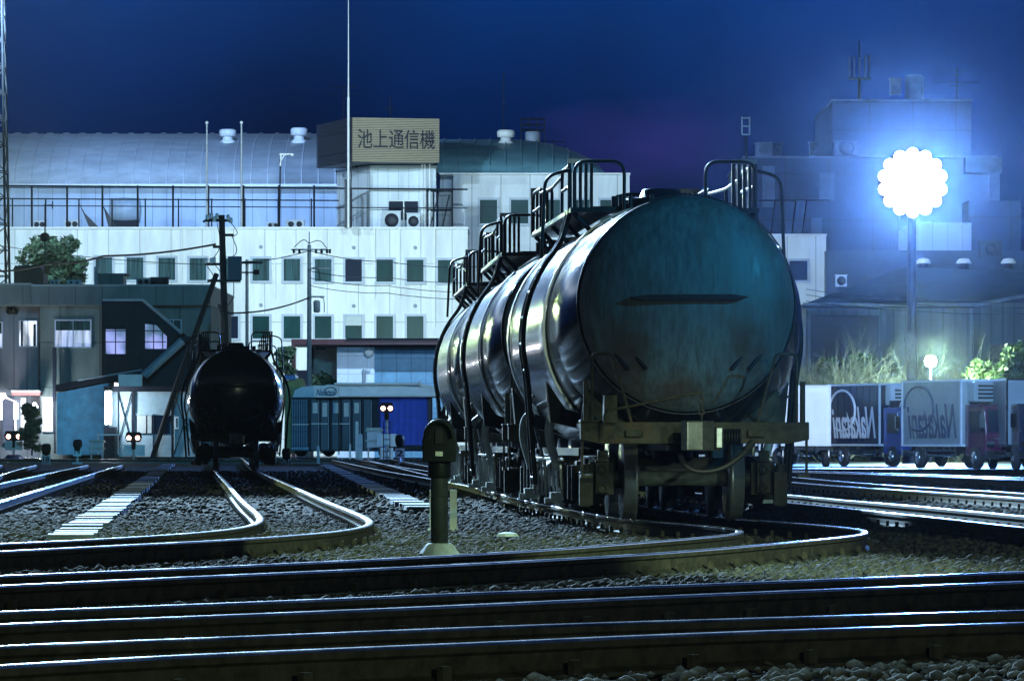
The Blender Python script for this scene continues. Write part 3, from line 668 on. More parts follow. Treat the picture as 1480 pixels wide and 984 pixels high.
def lit_signal(label, x, ybase, d, ytop, hw=12):
    bx_, by_, _ = P(x, ybase, d); s = d/F; h = (ybase-ytop)*s
    t = thing('shunting_signal', label, 'signal', (bx_, d, -.17), 0, 'shunting signals with two lit lamps')
    m = MB(); m.cyl((0, 0, 0), (0, 0, h-.3), .055, 10); m.b2(-.16, .16, -.1, .1, 0, .06); m.build('post', m_conc, t)
    m = MB(); w_ = hw*s
    m.prism([(-w_*.75, h-.42), (w_*.75, h-.42), (w_, h-.22), (w_*.8, h+.02), (-w_*.8, h+.02), (-w_, h-.22)], 'y', -.14, .14)
    m.cyl((0, 0, h-.75), (0, 0, h-.4), .1, 10); hd = m.build('head', m_sighead, t)
    for q in (-1, 1):
        m = MB(); m.lathe([(.10, -.165), (.085, -.175), (.02, -.18)], (q*w_*.52, 0, h-.24), 'y', 14); m.build('lamp_lens', e_sig, hd)
        m = MB(); m.tube([(q*w_*.52+.12*math.cos(a), -.24, h-.24+.12*math.sin(a)) for a in [i*math.pi/8 for i in range(9)]], .018, 6); m.build('lamp_visor', m_sighead, hd)
    return t, h
t, h = lit_signal('two-lamp shunting signal before the shed doors, on a thin pole', 193, 657, 212, 614)
m = MB(); m.b2(-.45, .5, .05, .12, h-1.05, h-.55); m.build('notice_plate', m_truckwhite, t)
t, h = lit_signal('two-lamp signal by the bright porch on the picture edge', 20, 655, 212, 610, 14)
m = MB(); m.b2(-.4, .4, -.08, .12, h-.85, h-.46); m.build('notice_plate', m_blind, t); m = MB(); m.lathe([(.3, h-1.6), (.42, h-1.4), (.42, h-1.2), (.3, h-1.05)], n=12); m.build('relay_box', m_truckpanel, t)
t, h = lit_signal('tall two-lamp signal in front of the blue shutters', 559, 657, 205, 570, 10)
m = MB(); m.b2(-.42, .42, -.06, .1, h-1.9, h-1.35); m.build('notice_plate', m_truckwhite, t)
m = MB(); m.b2(-.26, -.06, -.06, .06, h-2.6, h-1.95); m.b2(.08, .28, -.06, .06, h-2.6, h-1.95); m.build('route_board', m_truckwhite, t)
m = MB(); m.tube([(.14, -.1, 0), (.14, -.1, h-.8)], .02, 6); m.tube([(-.14, -.1, 0), (-.14, -.1, h-.8)], .02, 6)
for q in range(9): m.cyl((-.14, -.1, .25+q*.26), (.14, -.1, .25+q*.26), .014, 5)
m.build('ladder', m_sighead, t)
def point_stand(label, x, ybase, d, ytop, txt, plate_y, pw=.3):
    bx_, _, _ = P(x, ybase, d); s = d/F; h = (ybase-ytop)*s
    t = thing('point_indicator', label, 'point indicator', (bx_, d, -.17), 0, 'point indicators with black bulbous heads')
    m = MB(); m.cyl((0, 0, 0), (0, 0, h-.2), .045, 8); m.b2(-.2, .2, -.12, .12, 0, .09); m.build('post', m_conc, t)
    m = MB(); m.lathe([(.05, h-.55), (.16, h-.42), (.2, h-.2), (.17, h-.04), (.06, h)], n=16); m.cyl((0, -.2, h-.2), (0, -.27, h-.2), .12, 12); m.build('head', m_sighead, t)
    z = (ybase-plate_y)*s
    m = MB(); m.b2(-pw/2-.02, pw/2+.02, -.09, -.065, z-.19, z+.19); pl = m.build('plate', m_plate, t)
    text_mesh(txt, m_signtext, pl, 'lettering', .24, ((0, -.096, z), (R(90), 0, 0)), .02, depth=.01, width=pw*.8)
point_stand('point indicator with a number plate low down beside the dark bush', 67, 661, 190, 630, '18', 653)
point_stand('point indicator with a number plate against the blue wall', 112, 660, 196, 624, '19', 642)
point_stand('point indicator right of the lone wagon with a small digit plate', 414, 660, 192, 636, '3', 654, .22)
point_stand('point indicator with a large digit plate before the blue shutters', 578, 662, 185, 617, '2', 644, .34)
def cabinet(label, x, ybase, d, ytop, w_):
    bx_, _, _ = P(x, ybase, d); s = d/F; h = (ybase-ytop)*s
    t = thing('track_cabinet', label, 'cabinet', (bx_, d, -.17), 0, 'trackside cabinets on legs')
    m = MB(); m.b2(-w_/2, w_/2, -.25, .25, h*.45, h*.92); m.build('body', m_ac, t)
    m = MB(); m.prism([(-w_/2-.08, h*.92), (w_/2+.08, h*.92), (w_/2, h*1.02), (-w_/2, h*1.02)], 'y', -.32, .32); m.b2(-w_/2-.06, w_/2+.06, -.29, .29, h*.62, h*.67); m.build('lid', m_pale, t)
    for a in (-1, 1):
        for b in (-1, 1): m = MB(); m.cyl((a*w_*.42, b*.2, 0), (a*w_*.42, b*.2, h*.45), .03, 6); m.build('leg', m_conc, t)
cabinet('grey cabinet on thin legs between the containers and the tall signal', 541, 658, 206, 608, .62*1.0)
cabinet('grey cabinet on thin legs beside the two glowing tube lamps', 140, 658, 209, 626, .6)
for i, (x, y0, y1, d, lab) in enumerate(((516, 608, 658, 207, 'tall pale marker stake before the dark containers'), (460, 643, 659, 200, 'short white marker stake at the foot of the container row'),
                                     (521, 626, 658, 206.5, 'broad white marker stake beside the trackside cabinet'), (506, 640, 658, 205, 'thin white marker stake left of the taller stakes'))):
    X, Y, Z = P(x, y0, d); m = MB(); wd = (.07, .06, .09, .04)[i]; m.prism([(-wd, 0), (wd, 0), (wd, Z+.1), (0, Z+.17), (-wd, Z+.1)], 'y', -.03, .03)
    o = m.build('marker_stake', m_paper); o.location = (X, d, -.17); tag(o, lab, 'stake', 'white marker stakes')

# ================================================================== LEFT OFFICE, TOWER, TREE
def pxo(d0, x, y): return P(x, y, d0)
t = thing('office_building', 'two storey grey panelled office with dark stair enclosure, beside the yard', 'building', (P(150, 660, 220)[0], 220, -.13))
O = t.location
class Q(MB):                     # builder in world metres, shifted to a thing's base
    def __init__(s, o): super().__init__(); s.o = Vector(o)
    def build(s, name, mats, parent=None, bevel=0):
        if parent is not None and parent.parent is None or parent is not None: s.v = [tuple(Vector(v)-s.o) for v in s.v]
        return super().build(name, mats, parent, bevel)
m = Q(O); m.px(58, 305, 440, 664, 220, 236); m.build('wall', m_office, t)
m = Q(O); m.px(-40, 57.8, 440, 664, 221.5, 236); m.build('wall', m_ware, t)
m = Q(O); m.px(-40, 44.5, 411, 441, 219.4, 237); m.px(45, 304, 413, 441, 219, 237.3); m.build('fascia', m_office2, t)
m = Q(O); m.px(-40, 44.6, 409, 411.5, 219.3, 237); m.px(44.8, 305, 411, 413.4, 218.9, 237.4); m.build('roof_edge', m_net, t)
def office_window(x0, x1, y0, y1, d, em, split=True, shade=None):
    m = Q(O); fr = 1.6
    m.px(x0-fr, x1+fr, y0-fr, y0, d-.08, d+.02); m.px(x0-fr, x1+fr, y1, y1+fr*1.3, d-.14, d+.02); m.px(x0-fr, x0, y0, y1, d-.08, d+.02); m.px(x1, x1+fr, y0, y1, d-.08, d+.02)
    if split: m.px((x0+x1)/2-.6, (x0+x1)/2+.6, y0, y1, d-.07, d+.02)
    f = m.build('window', m_winframe, t)
    m = Q(O); m.px(x0, x1, y0, y1, d-.04, d+.01); m.build('pane', em, f)
    if shade:
        m = Q(O); m.px(x0+.5, x1-.5, y0+.4, y0+(y1-y0)*shade, d-.06, d-.045); m.build('blind', m_curtain, f)
    return f
office_window(80, 131, 463, 501, 220, e_win, True, .38)
f = office_window(28, 53, 464, 500, 221.5, e_winw)
m = Q(O); m.px(30, 33, 464, 500, 221.42, 221.45); m.px(48, 52, 468, 500, 221.42, 221.45); m.build('curtain', m_navy, f)
office_window(-6, 3, 466, 502, 221.5, e_win, False, .45)
office_window(240, 261, 463, 480, 220, m_glass, True)
office_window(62, 75, 575, 622, 220, e_winw, False)
for q, x in enumerate((14, 22)): m = Q(O); m.lathe([(.0, -.2), (.12, -.19), (.16, 0)], P(x, 450, 221.4), 'y', 12); m.build('lamp_fitting', m_black, t)
# stair enclosure and its sloping lower flight
m = Q(O); d0, d1 = 216.5, 219.95
def poly(pts, d): return [(P(x, y, d)[0], P(x, y, d)[2]) for x, y in pts]
m.prism(poly([(147, 434), (207, 434), (262, 482), (207, 537), (147, 543)], d0), 'y', d0, d1); se = m.build('stair_enclosure', m_stair, t)
m = Q(O); m.px(148, 207, 432, 435, d0-.15, d1)
m.tube([P(207, 433.5, d0-.1), P(263, 482, d0-.1)], .09, 6); m.build('stair_roof', m_net, t)
m = Q(O); m.px(153, 182, 476, 512, d0-.06, d0+.02); f = m.build('window', e_blue, se)
m = Q(O); m.prism(poly([(209, 468), (226, 470), (241, 486), (241, 504), (209, 504)], d0), 'y', d0-.06, d0+.02); m.build('window', e_blue, se)
m = Q(O)
for x in (151, 167, 182, 196, 209, 222, 235): m.px(x-.7, x+.7, 440 if x < 207 else 436+(x-207)*.88, 540 if x < 207 else 536-(x-207)*.98, d0-.10, d0-.065)
for y in (478, 494, 512): m.px(149, 240, y-.6, y+.6, d0-.12, d0-.105)
m.build('lattice', m_stair, se)
m = Q(O); dl = 216
m.prism(poly([(80, 556), (155, 541), (205, 535), (262, 486), (283, 486), (283, 492), (266, 494), (210, 544), (157, 551), (80, 566)], dl), 'y', dl, dl+2.5); m.build('stair_slope', m_stair, t)
m = Q(O); m.tube([P(112, 549.5, dl-.06), P(205, 534.5, dl-.06)], .05, 6); m.tube([P(208, 543, dl-.06), P(264, 492, dl-.06)], .22, 6); m.build('handrail', m_net, t)
m = Q(O); m.prism(poly([(205, 545), (262, 496), (283, 494), (283, 562), (205, 562)], 217), 'y', 217, 219.9); m.build('stair_cladding', m_cont, t)
m = Q(O); m.prism(poly([(82, 568), (157, 553), (157, 657), (82, 657)], 216.2), 'y', 216.2, 219.9); m.build('blue_wall', m_bluewall, t)
m = Q(O); m.px(76, 80.5, 502, 580, 219.2, 219.6); m.px(78, 80, 580, 655, 219.3, 219.5); m.build('downpipe', m_navy, t)
m = Q(O); m.px(17, 58, 566, 571, 218.8, 221.4); m.build('porch_roof', m_porch, t)
m = Q(O); m.px(16, 58, 564.3, 566, 218.6, 221.4); m.build('porch_edge', m_trim, t)
m = Q(O); m.px(-10, 3, 573, 607, 221.2, 221.45); m.px(19, 26, 582, 606, 221.2, 221.45); m.px(30, 37, 575, 620, 221.25, 221.45); m.build('lit_doorway', e_winw, t)
m = Q(O); m.px(4, 19, 574, 640, 221.1, 221.4); m.build('porch_door', m_farbox, t)
m = Q(O); m.lathe([(.02, -.12), (.13, -.02), (.15, .1), (.1, .2)], P(4, 574, 219), 'z', 12); m.build('porch_lamp', e_porch, t)
m = Q(O); m.tube([P(6, 573, 219.1), P(22, 580, 219.1), P(22, 650, 219.1)], .05, 6); m.build('porch_rail', m_trim, t)
point('porch_light', P(8, 585, 218), 250, (1, .8, .8), .2); point('doorway_light', P(48, 590, 218.2), 350, (.85, .95, 1), .2)
m = Q(O); m.lathe([(.05, -.2), (.14, -.1), (.16, .1), (.04, .28)], P(50, 590, 219), 'z', 12); m.build('wall_lamp', e_tube, t)
# shed with doors
t2 = thing('shed', 'low grey shed with sliding doors and crossed braces below the office stair', 'shed', (P(220, 657, 214)[0], 214, -.13)); O2 = t2.location
m = Q(O2); m.px(158, 286, 566, 660, 214, 216); m.build('wall', m_shed, t2)
m = Q(O2); m.px(150, 290, 558, 565.5, 213.4, 216); m.build('roof', m_fence, t2)
m = Q(O2); m.px(165, 171, 553, 558, 213.4, 214); m.build('gable_end', m_canopy, t2); m = Q(O2); m.px(171, 205, 541, 558, 215.2, 215.6); m.build('gable_panel', m_canopy, t2)
m = Q(O2); m.px(190, 194.5, 566, 660, 213.85, 214); m.px(247.5, 251, 566, 660, 213.85, 214); m.px(170, 171.5, 566, 660, 213.9, 214); m.build('post', m_fence, t2)
m = Q(O2)
for a, b in (((171, 568), (190, 640)), ((190, 568), (171, 640)), ((252, 568), (280, 655)), ((280, 568), (252, 655))): m.tube([P(*a, 213.9), P(*b, 213.9)], .025, 5)
m.build('brace', m_fence, t2)
m = Q(O2); m.px(194.5, 247.5, 598, 660, 213.92, 214); dr = m.build('door', m_shed, t2)
m = Q(O2); m.px(196, 221, 600, 627, 213.86, 213.93); m.px(222, 245.5, 600, 627, 213.86, 213.93); pa = m.build('door_window', m_darkglass, dr)
m = Q(O2); m.px(198, 211, 600.5, 626, 213.82, 213.855); m.px(213, 219, 600.5, 626, 213.82, 213.855); m.build('curtain', m_blind, pa)
m = Q(O2); m.px(220.6, 222.2, 598, 658, 213.8, 213.92); m.build('door_edge', m_navy, dr)
m = Q(O2); m.px(252.6, 258.4, 602, 620, 213.8, 213.86); m.px(251.5, 252.3, 600, 650, 213.84, 213.9); nb = m.build('notice', m_plate, t2)
m = Q(O2); m.px(254.5, 256.3, 604, 618, 213.78, 213.797); m.build('notice_text', m_signtext, nb)
m = Q(O2); m.px(150, 166, 617, 660, 212.6, 213.8); bn = m.build('locker', m_cont, t2)
for i, x in enumerate((153.8, 159.3)):
    X, Y, Z = P(x, 565, 213.2); m = MB(); m.cyl((0, 0, -1.5), (0, 0, 0), .05, 10); m.b2(-.07, .07, .02, .1, -1.52, .02, 1) ; o = m.build('tube_lamp', [e_tube, m_trim]); o.location = (X, Y, Z)
    tag(o, '%s of the two glowing upright tubes on the shed corner' % ('left' if i == 0 else 'right'), 'tube lamp', 'glowing tubes on the shed corner')
point('tube_light', P(156, 590, 212.6), 450, (.8, .9, 1), .25)
m = Q(O2); m.px(140, 172, 627, 629.2, 211.5, 212.4); m.px(141, 142, 629, 657, 211.6, 211.8); m.px(170, 171, 629, 657, 211.6, 211.8); m.build('bench_top', m_canopy, t2)

# roof units on the office
def ac_unit(label, x0, x1, y0, y1, d, fan=True, kind=m_ac, grp='air conditioning units on roofs', dark=False):
    X = P((x0+x1)/2, y1, d); s = d/F; w_ = (x1-x0)*s; h_ = (y1-y0)*s
    t = thing('air_conditioner', label, 'air conditioner', (X[0], d, X[2]), 0, grp)
    m = MB(); m.b2(-w_/2, w_/2, 0, .5, 0, h_); m.b2(-w_/2-.04, w_/2+.04, -.03, .53, h_, h_+.05); m.build('casing', m_acdark if dark else kind, t)
    m = MB(); r = min(w_, h_)*.38
    cs = [(-w_*.22,), (w_*.22,)] if w_ > h_*1.5 else [(0,)]
    for (cx,) in cs: m.lathe([(r*.15, -.02), (r, -.02), (r*1.02, -.045), (r*1.08, 0)], (cx, -.005, h_*.5), 'y', 18)
    m.build('fan_grille', m_acdark, t)
    return t
OR = 413
ac_unit('grey roof unit at the centre of the office parapet', 197, 217, 403, 411, 226, True, m_net)
ac_unit('dark twin of the grey unit, next to it on the office parapet', 218, 243, 402, 411, 226, True, m_net, dark=True)
ac_unit('flat pale unit on the office roof below the tree', 72, 85, 406, 410.5, 226)
ac_unit('flat pale unit farther along the office roof below the tree', 97, 117, 406, 410.5, 226)
X = P(42, 410, 227); s = 227/F
t = thing('rooftop_fan_box', 'big black box with angled hood on the office roof by the mast', 'roof unit', (X[0], 227, X[2]))
m = MB(); m.prism([(-22*s, 0), (21*s, 0), (21*s, 14*s), (17*s, 20*s), (-22*s, 20*s)], 'y', 0, 2); m.build('casing', m_acdark, t); m = MB(); m.prism([(-23*s, 20*s), (19*s, 20*s), (15*s, 27*s), (-20*s, 26*s)], 'y', -.1, 2.1); m.build('hood', m_navy, t)
X = P(160, 411, 227); t = thing('roof_stack', 'pale square chimney and low housing on the office roof edge', 'roof housing', (X[0], 227, X[2]))
m = MB(); m.b2(-24*s, -18*s, 0, .8, 0, 26*s); m.build('chimney', m_net, t); m = MB(); m.b2(-17*s, 18*s, .1, 2, 0, 14*s); m.b2(-19*s, 24*s, 0, 2.1, 14*s, 16*s); m.build('housing', m_office2, t)
# antenna on the office roof
X = P(65, 411, 228); t = thing('antenna', 'thin dish antenna pole standing before the tree on the office roof', 'antenna', (X[0], 228, X[2]), 0, 'antennas on roofs')
s = 228/F; m = MB(); m.cyl((0, 0, 0), (0, 0, 116*s), .035, 6); m.build('pole', m_ltower, t)
m = MB(); m.cyl((-12*s, 0, 113*s), (12*s, 0, 115*s), .02, 5)
for q in range(6): m.cyl((-10*s+q*4*s, -.25, 113.5*s), (-10*s+q*4*s, .25, 113.5*s), .012, 4)
m.cyl((11*s, 0, 109*s), (11*s, 0, 120*s), .035, 6); m.build('aerial', m_ltower, t); m = MB(); m.lathe([(.02, 0), (.2, .06), (.24, .12)], (0, -.2, 68*s), 'y', 12); m.build('dish', m_ltower, t)
# lattice tower (floodlight mast at the picture's left edge)
X = P(-14, 660, 242); t = thing('lattice_tower', 'dark steel lattice mast rising past the top left picture edge', 'mast', (X[0], 242, -.13)); s = 242/F
m = MB(); Ht = 29.5
def leg(sx, sy, z): w_ = 1.05-.5*z/Ht; return Vector((sx*w_, sy*w_, z))
for sx in (-1, 1):
    for sy in (-1, 1): m.tube([leg(sx, sy, 0), leg(sx, sy, Ht)], .07, 6)
nb_ = 22
for i in range(nb_):
    z0, z1 = Ht*i/nb_, Ht*(i+1)/nb_
    for (a, b) in (((-1, -1), (1, -1)), ((1, -1), (1, 1)), ((1, 1), (-1, 1)), ((-1, 1), (-1, -1))):
        m.tube([leg(*a, z0), leg(*b, z1)] if i % 2 else [leg(*b, z0), leg(*a, z1)], .032, 5); m.tube([leg(*a, z1), leg(*b, z1)], .028, 5)
m.build('lattice', m_ltower, t)
m = MB(); m.b2(-2.2, 2.2, -.8, .8, Ht, Ht+.08); m.ring((0, 0, Ht+1.0), 1.4, .03, 'z'); m.build('platform', m_ltower, t)
for q in range(4):
    m = MB(); m.lathe([(.12, .3), (.45, -.1), (.47, -.14)], (-1.5+q, -1.0, Ht+.7), 'y', 16); fl = m.build('floodlight', m_ltower, t)
    m = MB(); m.lathe([(.2, -.19), (.44, -.145)], (-1.5+q, -1.0, Ht+.7), 'y', 16); m.build('lamp_lens', e_flood, fl)

# ---- foliage
def leaves_mb(n, shape, size, up=.3):
    m = MB()
    for _ in range(n):
        c = Vector(shape()); s = size*random.uniform(.5, 1.3)
        a = Vector((random.gauss(0, 1), random.gauss(0, 1), random.gauss(0, .7))).normalized(); b = a.cross(Vector((random.gauss(0, 1), random.gauss(0, 1), random.gauss(0, 1)))).normalized()
        m.add([c-a*s, c+b*s*.45, c+a*s, c-b*s*.45], [(0, 1, 2, 3)])
    return m
def tree(label, x, ybase, d, wpx, y0, y1, leafmat, n=2600, leaf=.16, grp='leafy trees and bushes', name='tree', cat='tree', trunk=True):
    X = P(x, ybase, d); s = d/F; w_ = wpx*s/2; zc = (ybase-(y0+y1)/2)*s; hz = (y1-y0)*s/2
    t = thing(name, label, cat, (X[0], d, X[2]), 0, grp)
    blobs = []
    for _ in range(26):
        a = random.uniform(0, 6.28); q = random.uniform(.2, .8); zz = random.uniform(-.75, .8); rr = math.sqrt(max(.05, 1-zz*zz*.8))
        blobs.append((math.cos(a)*q*w_*rr, math.sin(a)*q*w_*rr*.7, zc+zz*hz, random.uniform(.22, .4)*min(w_, hz*1.3)*1.1))
    def shape():
        bx_, by_, bz_, br = random.choice(blobs); v = Vector((random.gauss(0, 1), random.gauss(0, 1), random.gauss(0, 1))).normalized()*br*random.uniform(.55, 1.1)
        return (bx_+v.x, by_+v.y, max(.02, bz_+v.z*.8))
    leaves_mb(n, shape, leaf).build('crown', leafmat, t)
    if trunk:
        m = MB(); m.tube([(0, 0, 0), (.05, 0, zc*.6), (0, .05, zc)], .16*w_/2, 8, r1=.05)
        for b_ in blobs[:9]: m.tube(smooth_path([(0, 0, zc*.55), (b_[0]*.5, b_[1]*.5, (zc*.6+b_[2])/2), b_[:3]], 2), .06, 5, r1=.012)
        m.build('trunk', m_bark, t)
    return t
tree('leafy tree rising behind the office roof beside the lattice mast', 72, 655, 256, 125, 342, 425, m_leaf, 5200, .2)
tree('dark conifer bush in front of the glowing porch', 46, 658, 211, 34, 580, 657, m_leaf, 2200, .14, name='bush', cat='bush')
tree('dark bush behind the railings of the lone tank wagon', 412, 655, 246, 38, 500, 560, m_leaf, 1500, .17, name='bush', cat='bush')
tree('low dark hedge bush under the maroon roof frame', 465, 655, 252, 60, 540, 600, m_leaf, 1500, .17, name='bush', cat='bush')

# ================================================================== WHITE BUILDINGS
DB = 290; s = DB/F
t = thing('white_building', 'long white panelled building with rows of square curtained windows', 'building', (P(300, 656, DB)[0], DB, -.13)); O = t.location
m = Q(O); m.px(-1150, 676, 331, 660, DB, DB+22); m.build('wall', m_white, t)
m = Q(O); m.px(-1151, 677, 328, 331, DB-.15, DB+22); m.build('roof_edge', m_trim, t)
def fac_window(t, O, x, y0, y1, d, w=26, pane=None, cur=None):
    m = Q(O); f = 3.2
    m.px(x-w/2-f, x+w/2+f, y0-f, y0, d-.10, d); m.px(x-w/2-f, x+w/2+f, y1, y1+f, d-.16, d); m.px(x-w/2-f, x-w/2, y0, y1, d-.10, d); m.px(x+w/2, x+w/2+f, y0, y1, d-.10, d)
    fr = m.build('window', m_winframe, t)
    m = Q(O); m.px(x-w/2, x+w/2, y0, y1, d-.03, d-.005); m.build('pane', pane or m_glass, fr)
    if cur: m = Q(O); m.px(x-w/2+.3, x+w/2-.3, y0+.3, y0+(y1-y0)*cur, d-.045, d-.032); m.build('blind', m_blind, fr)
XS = [150, 195, 241, 286, 332, 377, 422, 467, 511, 556, 600, 645]
for i, x in enumerate(XS):
    fac_window(t, O, x, 372+i*.35, 404+i*.35, DB, 24, m_curtain if i < 8 else (m_darkglass if i == 8 else m_glass))
for i, x in enumerate([105, 60]+XS[:11]):
    fac_window(t, O, x, 457, 489, DB, 24, m_darkglass if x == 332 else m_glass, .42 if x == 511 else None)
for x in [105, 60]: fac_window(t, O, x, 372, 404, DB, 24, m_curtain)
m = Q(O)
for x in (125, 262, 309, 397, 541, 577, 628): m.px(x-1, x+1, 331, 430 if x % 2 else 470, DB-.12, DB-.01)
m.build('downpipe', m_trim, t)
m = Q(O)
for x, y in ((377, 357), (511, 358), (600, 358), (377, 441), (511, 442), (600, 442)): m.lathe([(.10, -.08), (.12, 0)], P(x, y, DB), 'y', 10)
m.build('vent_cap', m_net, t)
# right block with its own vault roof
t = thing('white_block', 'taller white block with arched blue roof behind the tank train', 'building', (P(770, 656, 296)[0], 296, -.13)); O = t.location
m = Q(O); m.px(655, 910, 252, 660, 296, 330); m.build('wall', m_white2, t)
m = Q(O); m.px(636, 655, 254, 660, 297.5, 330); m.build('side_wall', m_hallwall, t)
m = Q(O); m.px(635, 911, 250, 252.4, 295.8, 330); m.build('roof_edge', m_trim, t)
for x in (706, 751, 797, 880, 655+185): fac_window(t, O, x, 289, 323, 296, 25, m_glass)
def vault(t, O, x0, x1, ytop, ybot, d, depth, matv, rib_step, hip=0, seg=18):
    a = P(x0, ybot, d); b = P(x1, ybot, d); zt = P(0, ytop, d+depth/2)[2]
    m = Q(O); prof = [(d+depth/2-depth/2*math.cos(math.pi*i/(seg)), a[2]+(zt-a[2])*math.sin(math.pi*i/seg)) for i in range(seg+1)]
    if hip:                   # rounded hipped end on the right side
        nxs = 26; vs = []; xsL = [a[0]+(b[0]-a[0])*i/nxs for i in range(nxs+1)]
        for X in xsL:
            k_ = 1 if X < b[0]-hip else math.sqrt(max(0, 1-((X-(b[0]-hip))/hip)**2))
            for (y, z) in prof: vs.append((X, y, a[2]+(z-a[2])*k_))
        n = len(prof); m.add(vs, [(i*n+k, (i+1)*n+k, (i+1)*n+k+1, i*n+k+1) for i in range(nxs) for k in range(n-1)], 0, True)
    else: m.prism(prof, 'x', a[0], b[0]); m.sm = [True]*len(m.sm)
    v = m.build('roof', matv, t)
    m = Q(O); X = a[0]+.3
    while X < b[0]-max(.2, hip*.3):
        k_ = 1 if not hip or X < b[0]-hip else math.sqrt(max(0, 1-((X-(b[0]-hip))/hip)**2))
        m.tube([(X, y, a[2]+(z-a[2])*k_+.03) for y, z in prof[:seg//2+2]], .055, 5, caps=False); X += rib_step
    m.build('roof_rib', matv, v)
    return v
vault(t, O, 632, 878, 205, 251, 296.3, 30, m_vault2, 1.0, 6.5)
t = thing('arched_hall', 'long hall with pale ribbed arched roof behind the white building', 'hall', (P(220, 656, 313)[0], 313, -.13)); O = t.location
m = Q(O); m.px(-1150, 500, 268, 660, 313, 345); m.build('wall', m_hallwall, t)
vault(t, O, -1155, 500, 196, 267, 312.5, 33, m_vault, 1.12)
m = Q(O); m.px(-1155, 500, 266, 269.5, 312.2, 313); m.build('eave', m_trim, t)
t = thing('white_annex', 'low white annex with one dark window right of the leading wagon', 'building', (P(1100, 656, 300)[0], 300, -.13)); O = t.location
m = Q(O); m.px(905, 1194, 341, 660, 300, 318); m.build('wall', m_white2, t)
m = Q(O); m.px(905, 1195, 338, 341, 299.8, 318); m.build('roof_edge', m_trim, t)
for x in (1154, 1060): fac_window(t, O, x, 377, 405, 300, 26, m_darkglass)
# ridge vents
for x, y0, y1, d, lab in ((329, 187, 206, 318, 'mushroom vent on the pale arched roof left of the second flagpole'), (432, 185, 206, 318, 'mushroom vent on the pale arched roof left of the big sign'), (731, 188, 208, 302, 'mushroom vent on the blue arched roof right of the big sign')):
    X = P(x, y1, d); q = d/F; h_ = (y1-y0)*q
    t = thing('roof_vent', lab, 'roof vent', (X[0], d, X[2]-.1), 0, 'white mushroom vents on arched roofs')
    m = MB(); m.lathe([(.62, 0), (.5, h_*.2), (.34, h_*.35), (.34, h_*.6)], n=18); m.build('neck', m_trim, t)
    m = MB(); m.lathe([(.42, h_*.55), (.55, h_*.6), (.57, h_*1.0), (.45, h_*1.1)], n=18); m.build('cap', m_trim, t)
# rooftop fence
RD = 291.5; q = RD/F
X = P(240, 328, RD); t = thing('rooftop_fence', 'tall dark steel fence along the white building roof', 'fence', (X[0], RD, X[2])); O = t.location
for x in range(-5, 500, 51): m = Q(O); m.tube([P(x, 328, RD), P(x, 268, RD)], .07, 6); m.build('post', m_fence, t)
for x in range(-30, 490, 48): m = Q(O); m.tube([P(x, 328, RD-.8), P(x, 287, RD-.8)], .05, 6); m.build('short_post', m_fence, t)
m = Q(O)
for y, r in ((268, .06), (297, .035)): m.tube([P(-40, y, RD), P(676, y+6 if y == 268 else y+4, RD)], r, 6)
m.tube([P(-40, 287, RD-.8), P(490, 290, RD-.8)], .045, 6)
m.build('rail', m_fence, t)
m = Q(O); m.prism([(P(112, 290, RD)[0], P(112, 290, RD)[2]), (P(122, 308, RD)[0], P(0, 308, RD)[2]), (P(142, 328, RD)[0], P(0, 328, RD)[2]), (P(128, 328, RD)[0], P(0, 328, RD)[2])], 'y', RD+.3, RD+.34)
m.prism([(P(148, 296, RD)[0], P(0, 296, RD)[2]), (P(168, 328, RD)[0], P(0, 328, RD)[2]), (P(156, 328, RD)[0], P(0, 328, RD)[2])], 'y', RD+.3, RD+.34); m.build('torn_net', m_navy, t)
# rooftop units
for x0, x1, y0, y1, lab in ((48, 66, 320, 329, 'low roof unit behind the office mast on the white building'), (93, 114, 319, 329, 'low roof unit behind the torn net'), (385, 404, 322, 329, 'small roof unit left of the wide one under the roof gantry'), (413, 440, 319, 329, 'wide roof unit with round cap right of the roof gantry')):
    ac_unit(lab, x0, x1, y0, y1, 293)
ac_unit('pale square outdoor unit under the penthouse windows', 588, 607, 309, 331, 287.5*1.012)
ac_unit('tall grey cabinet beside the penthouse window', 553, 579, 306, 331, 291.0, False)
X = P(180, 329, 306); t = thing('water_tank', 'pale lying tank behind the rooftop fence', 'tank', (X[0], 306, X[2]+.6)); qq = 306/F
m = MB(); m.lathe([(.3, -22*qq), (.8, -20*qq), (.85, 0), (.8, 22*qq), (.3, 24*qq)], (0, 0, .5), 'x', 18); m.build('shell', m_net, t); m = MB(); m.b2(-.9, .9, -.5, .5, -.7, -.1); m.build('cradle', m_fence, t)
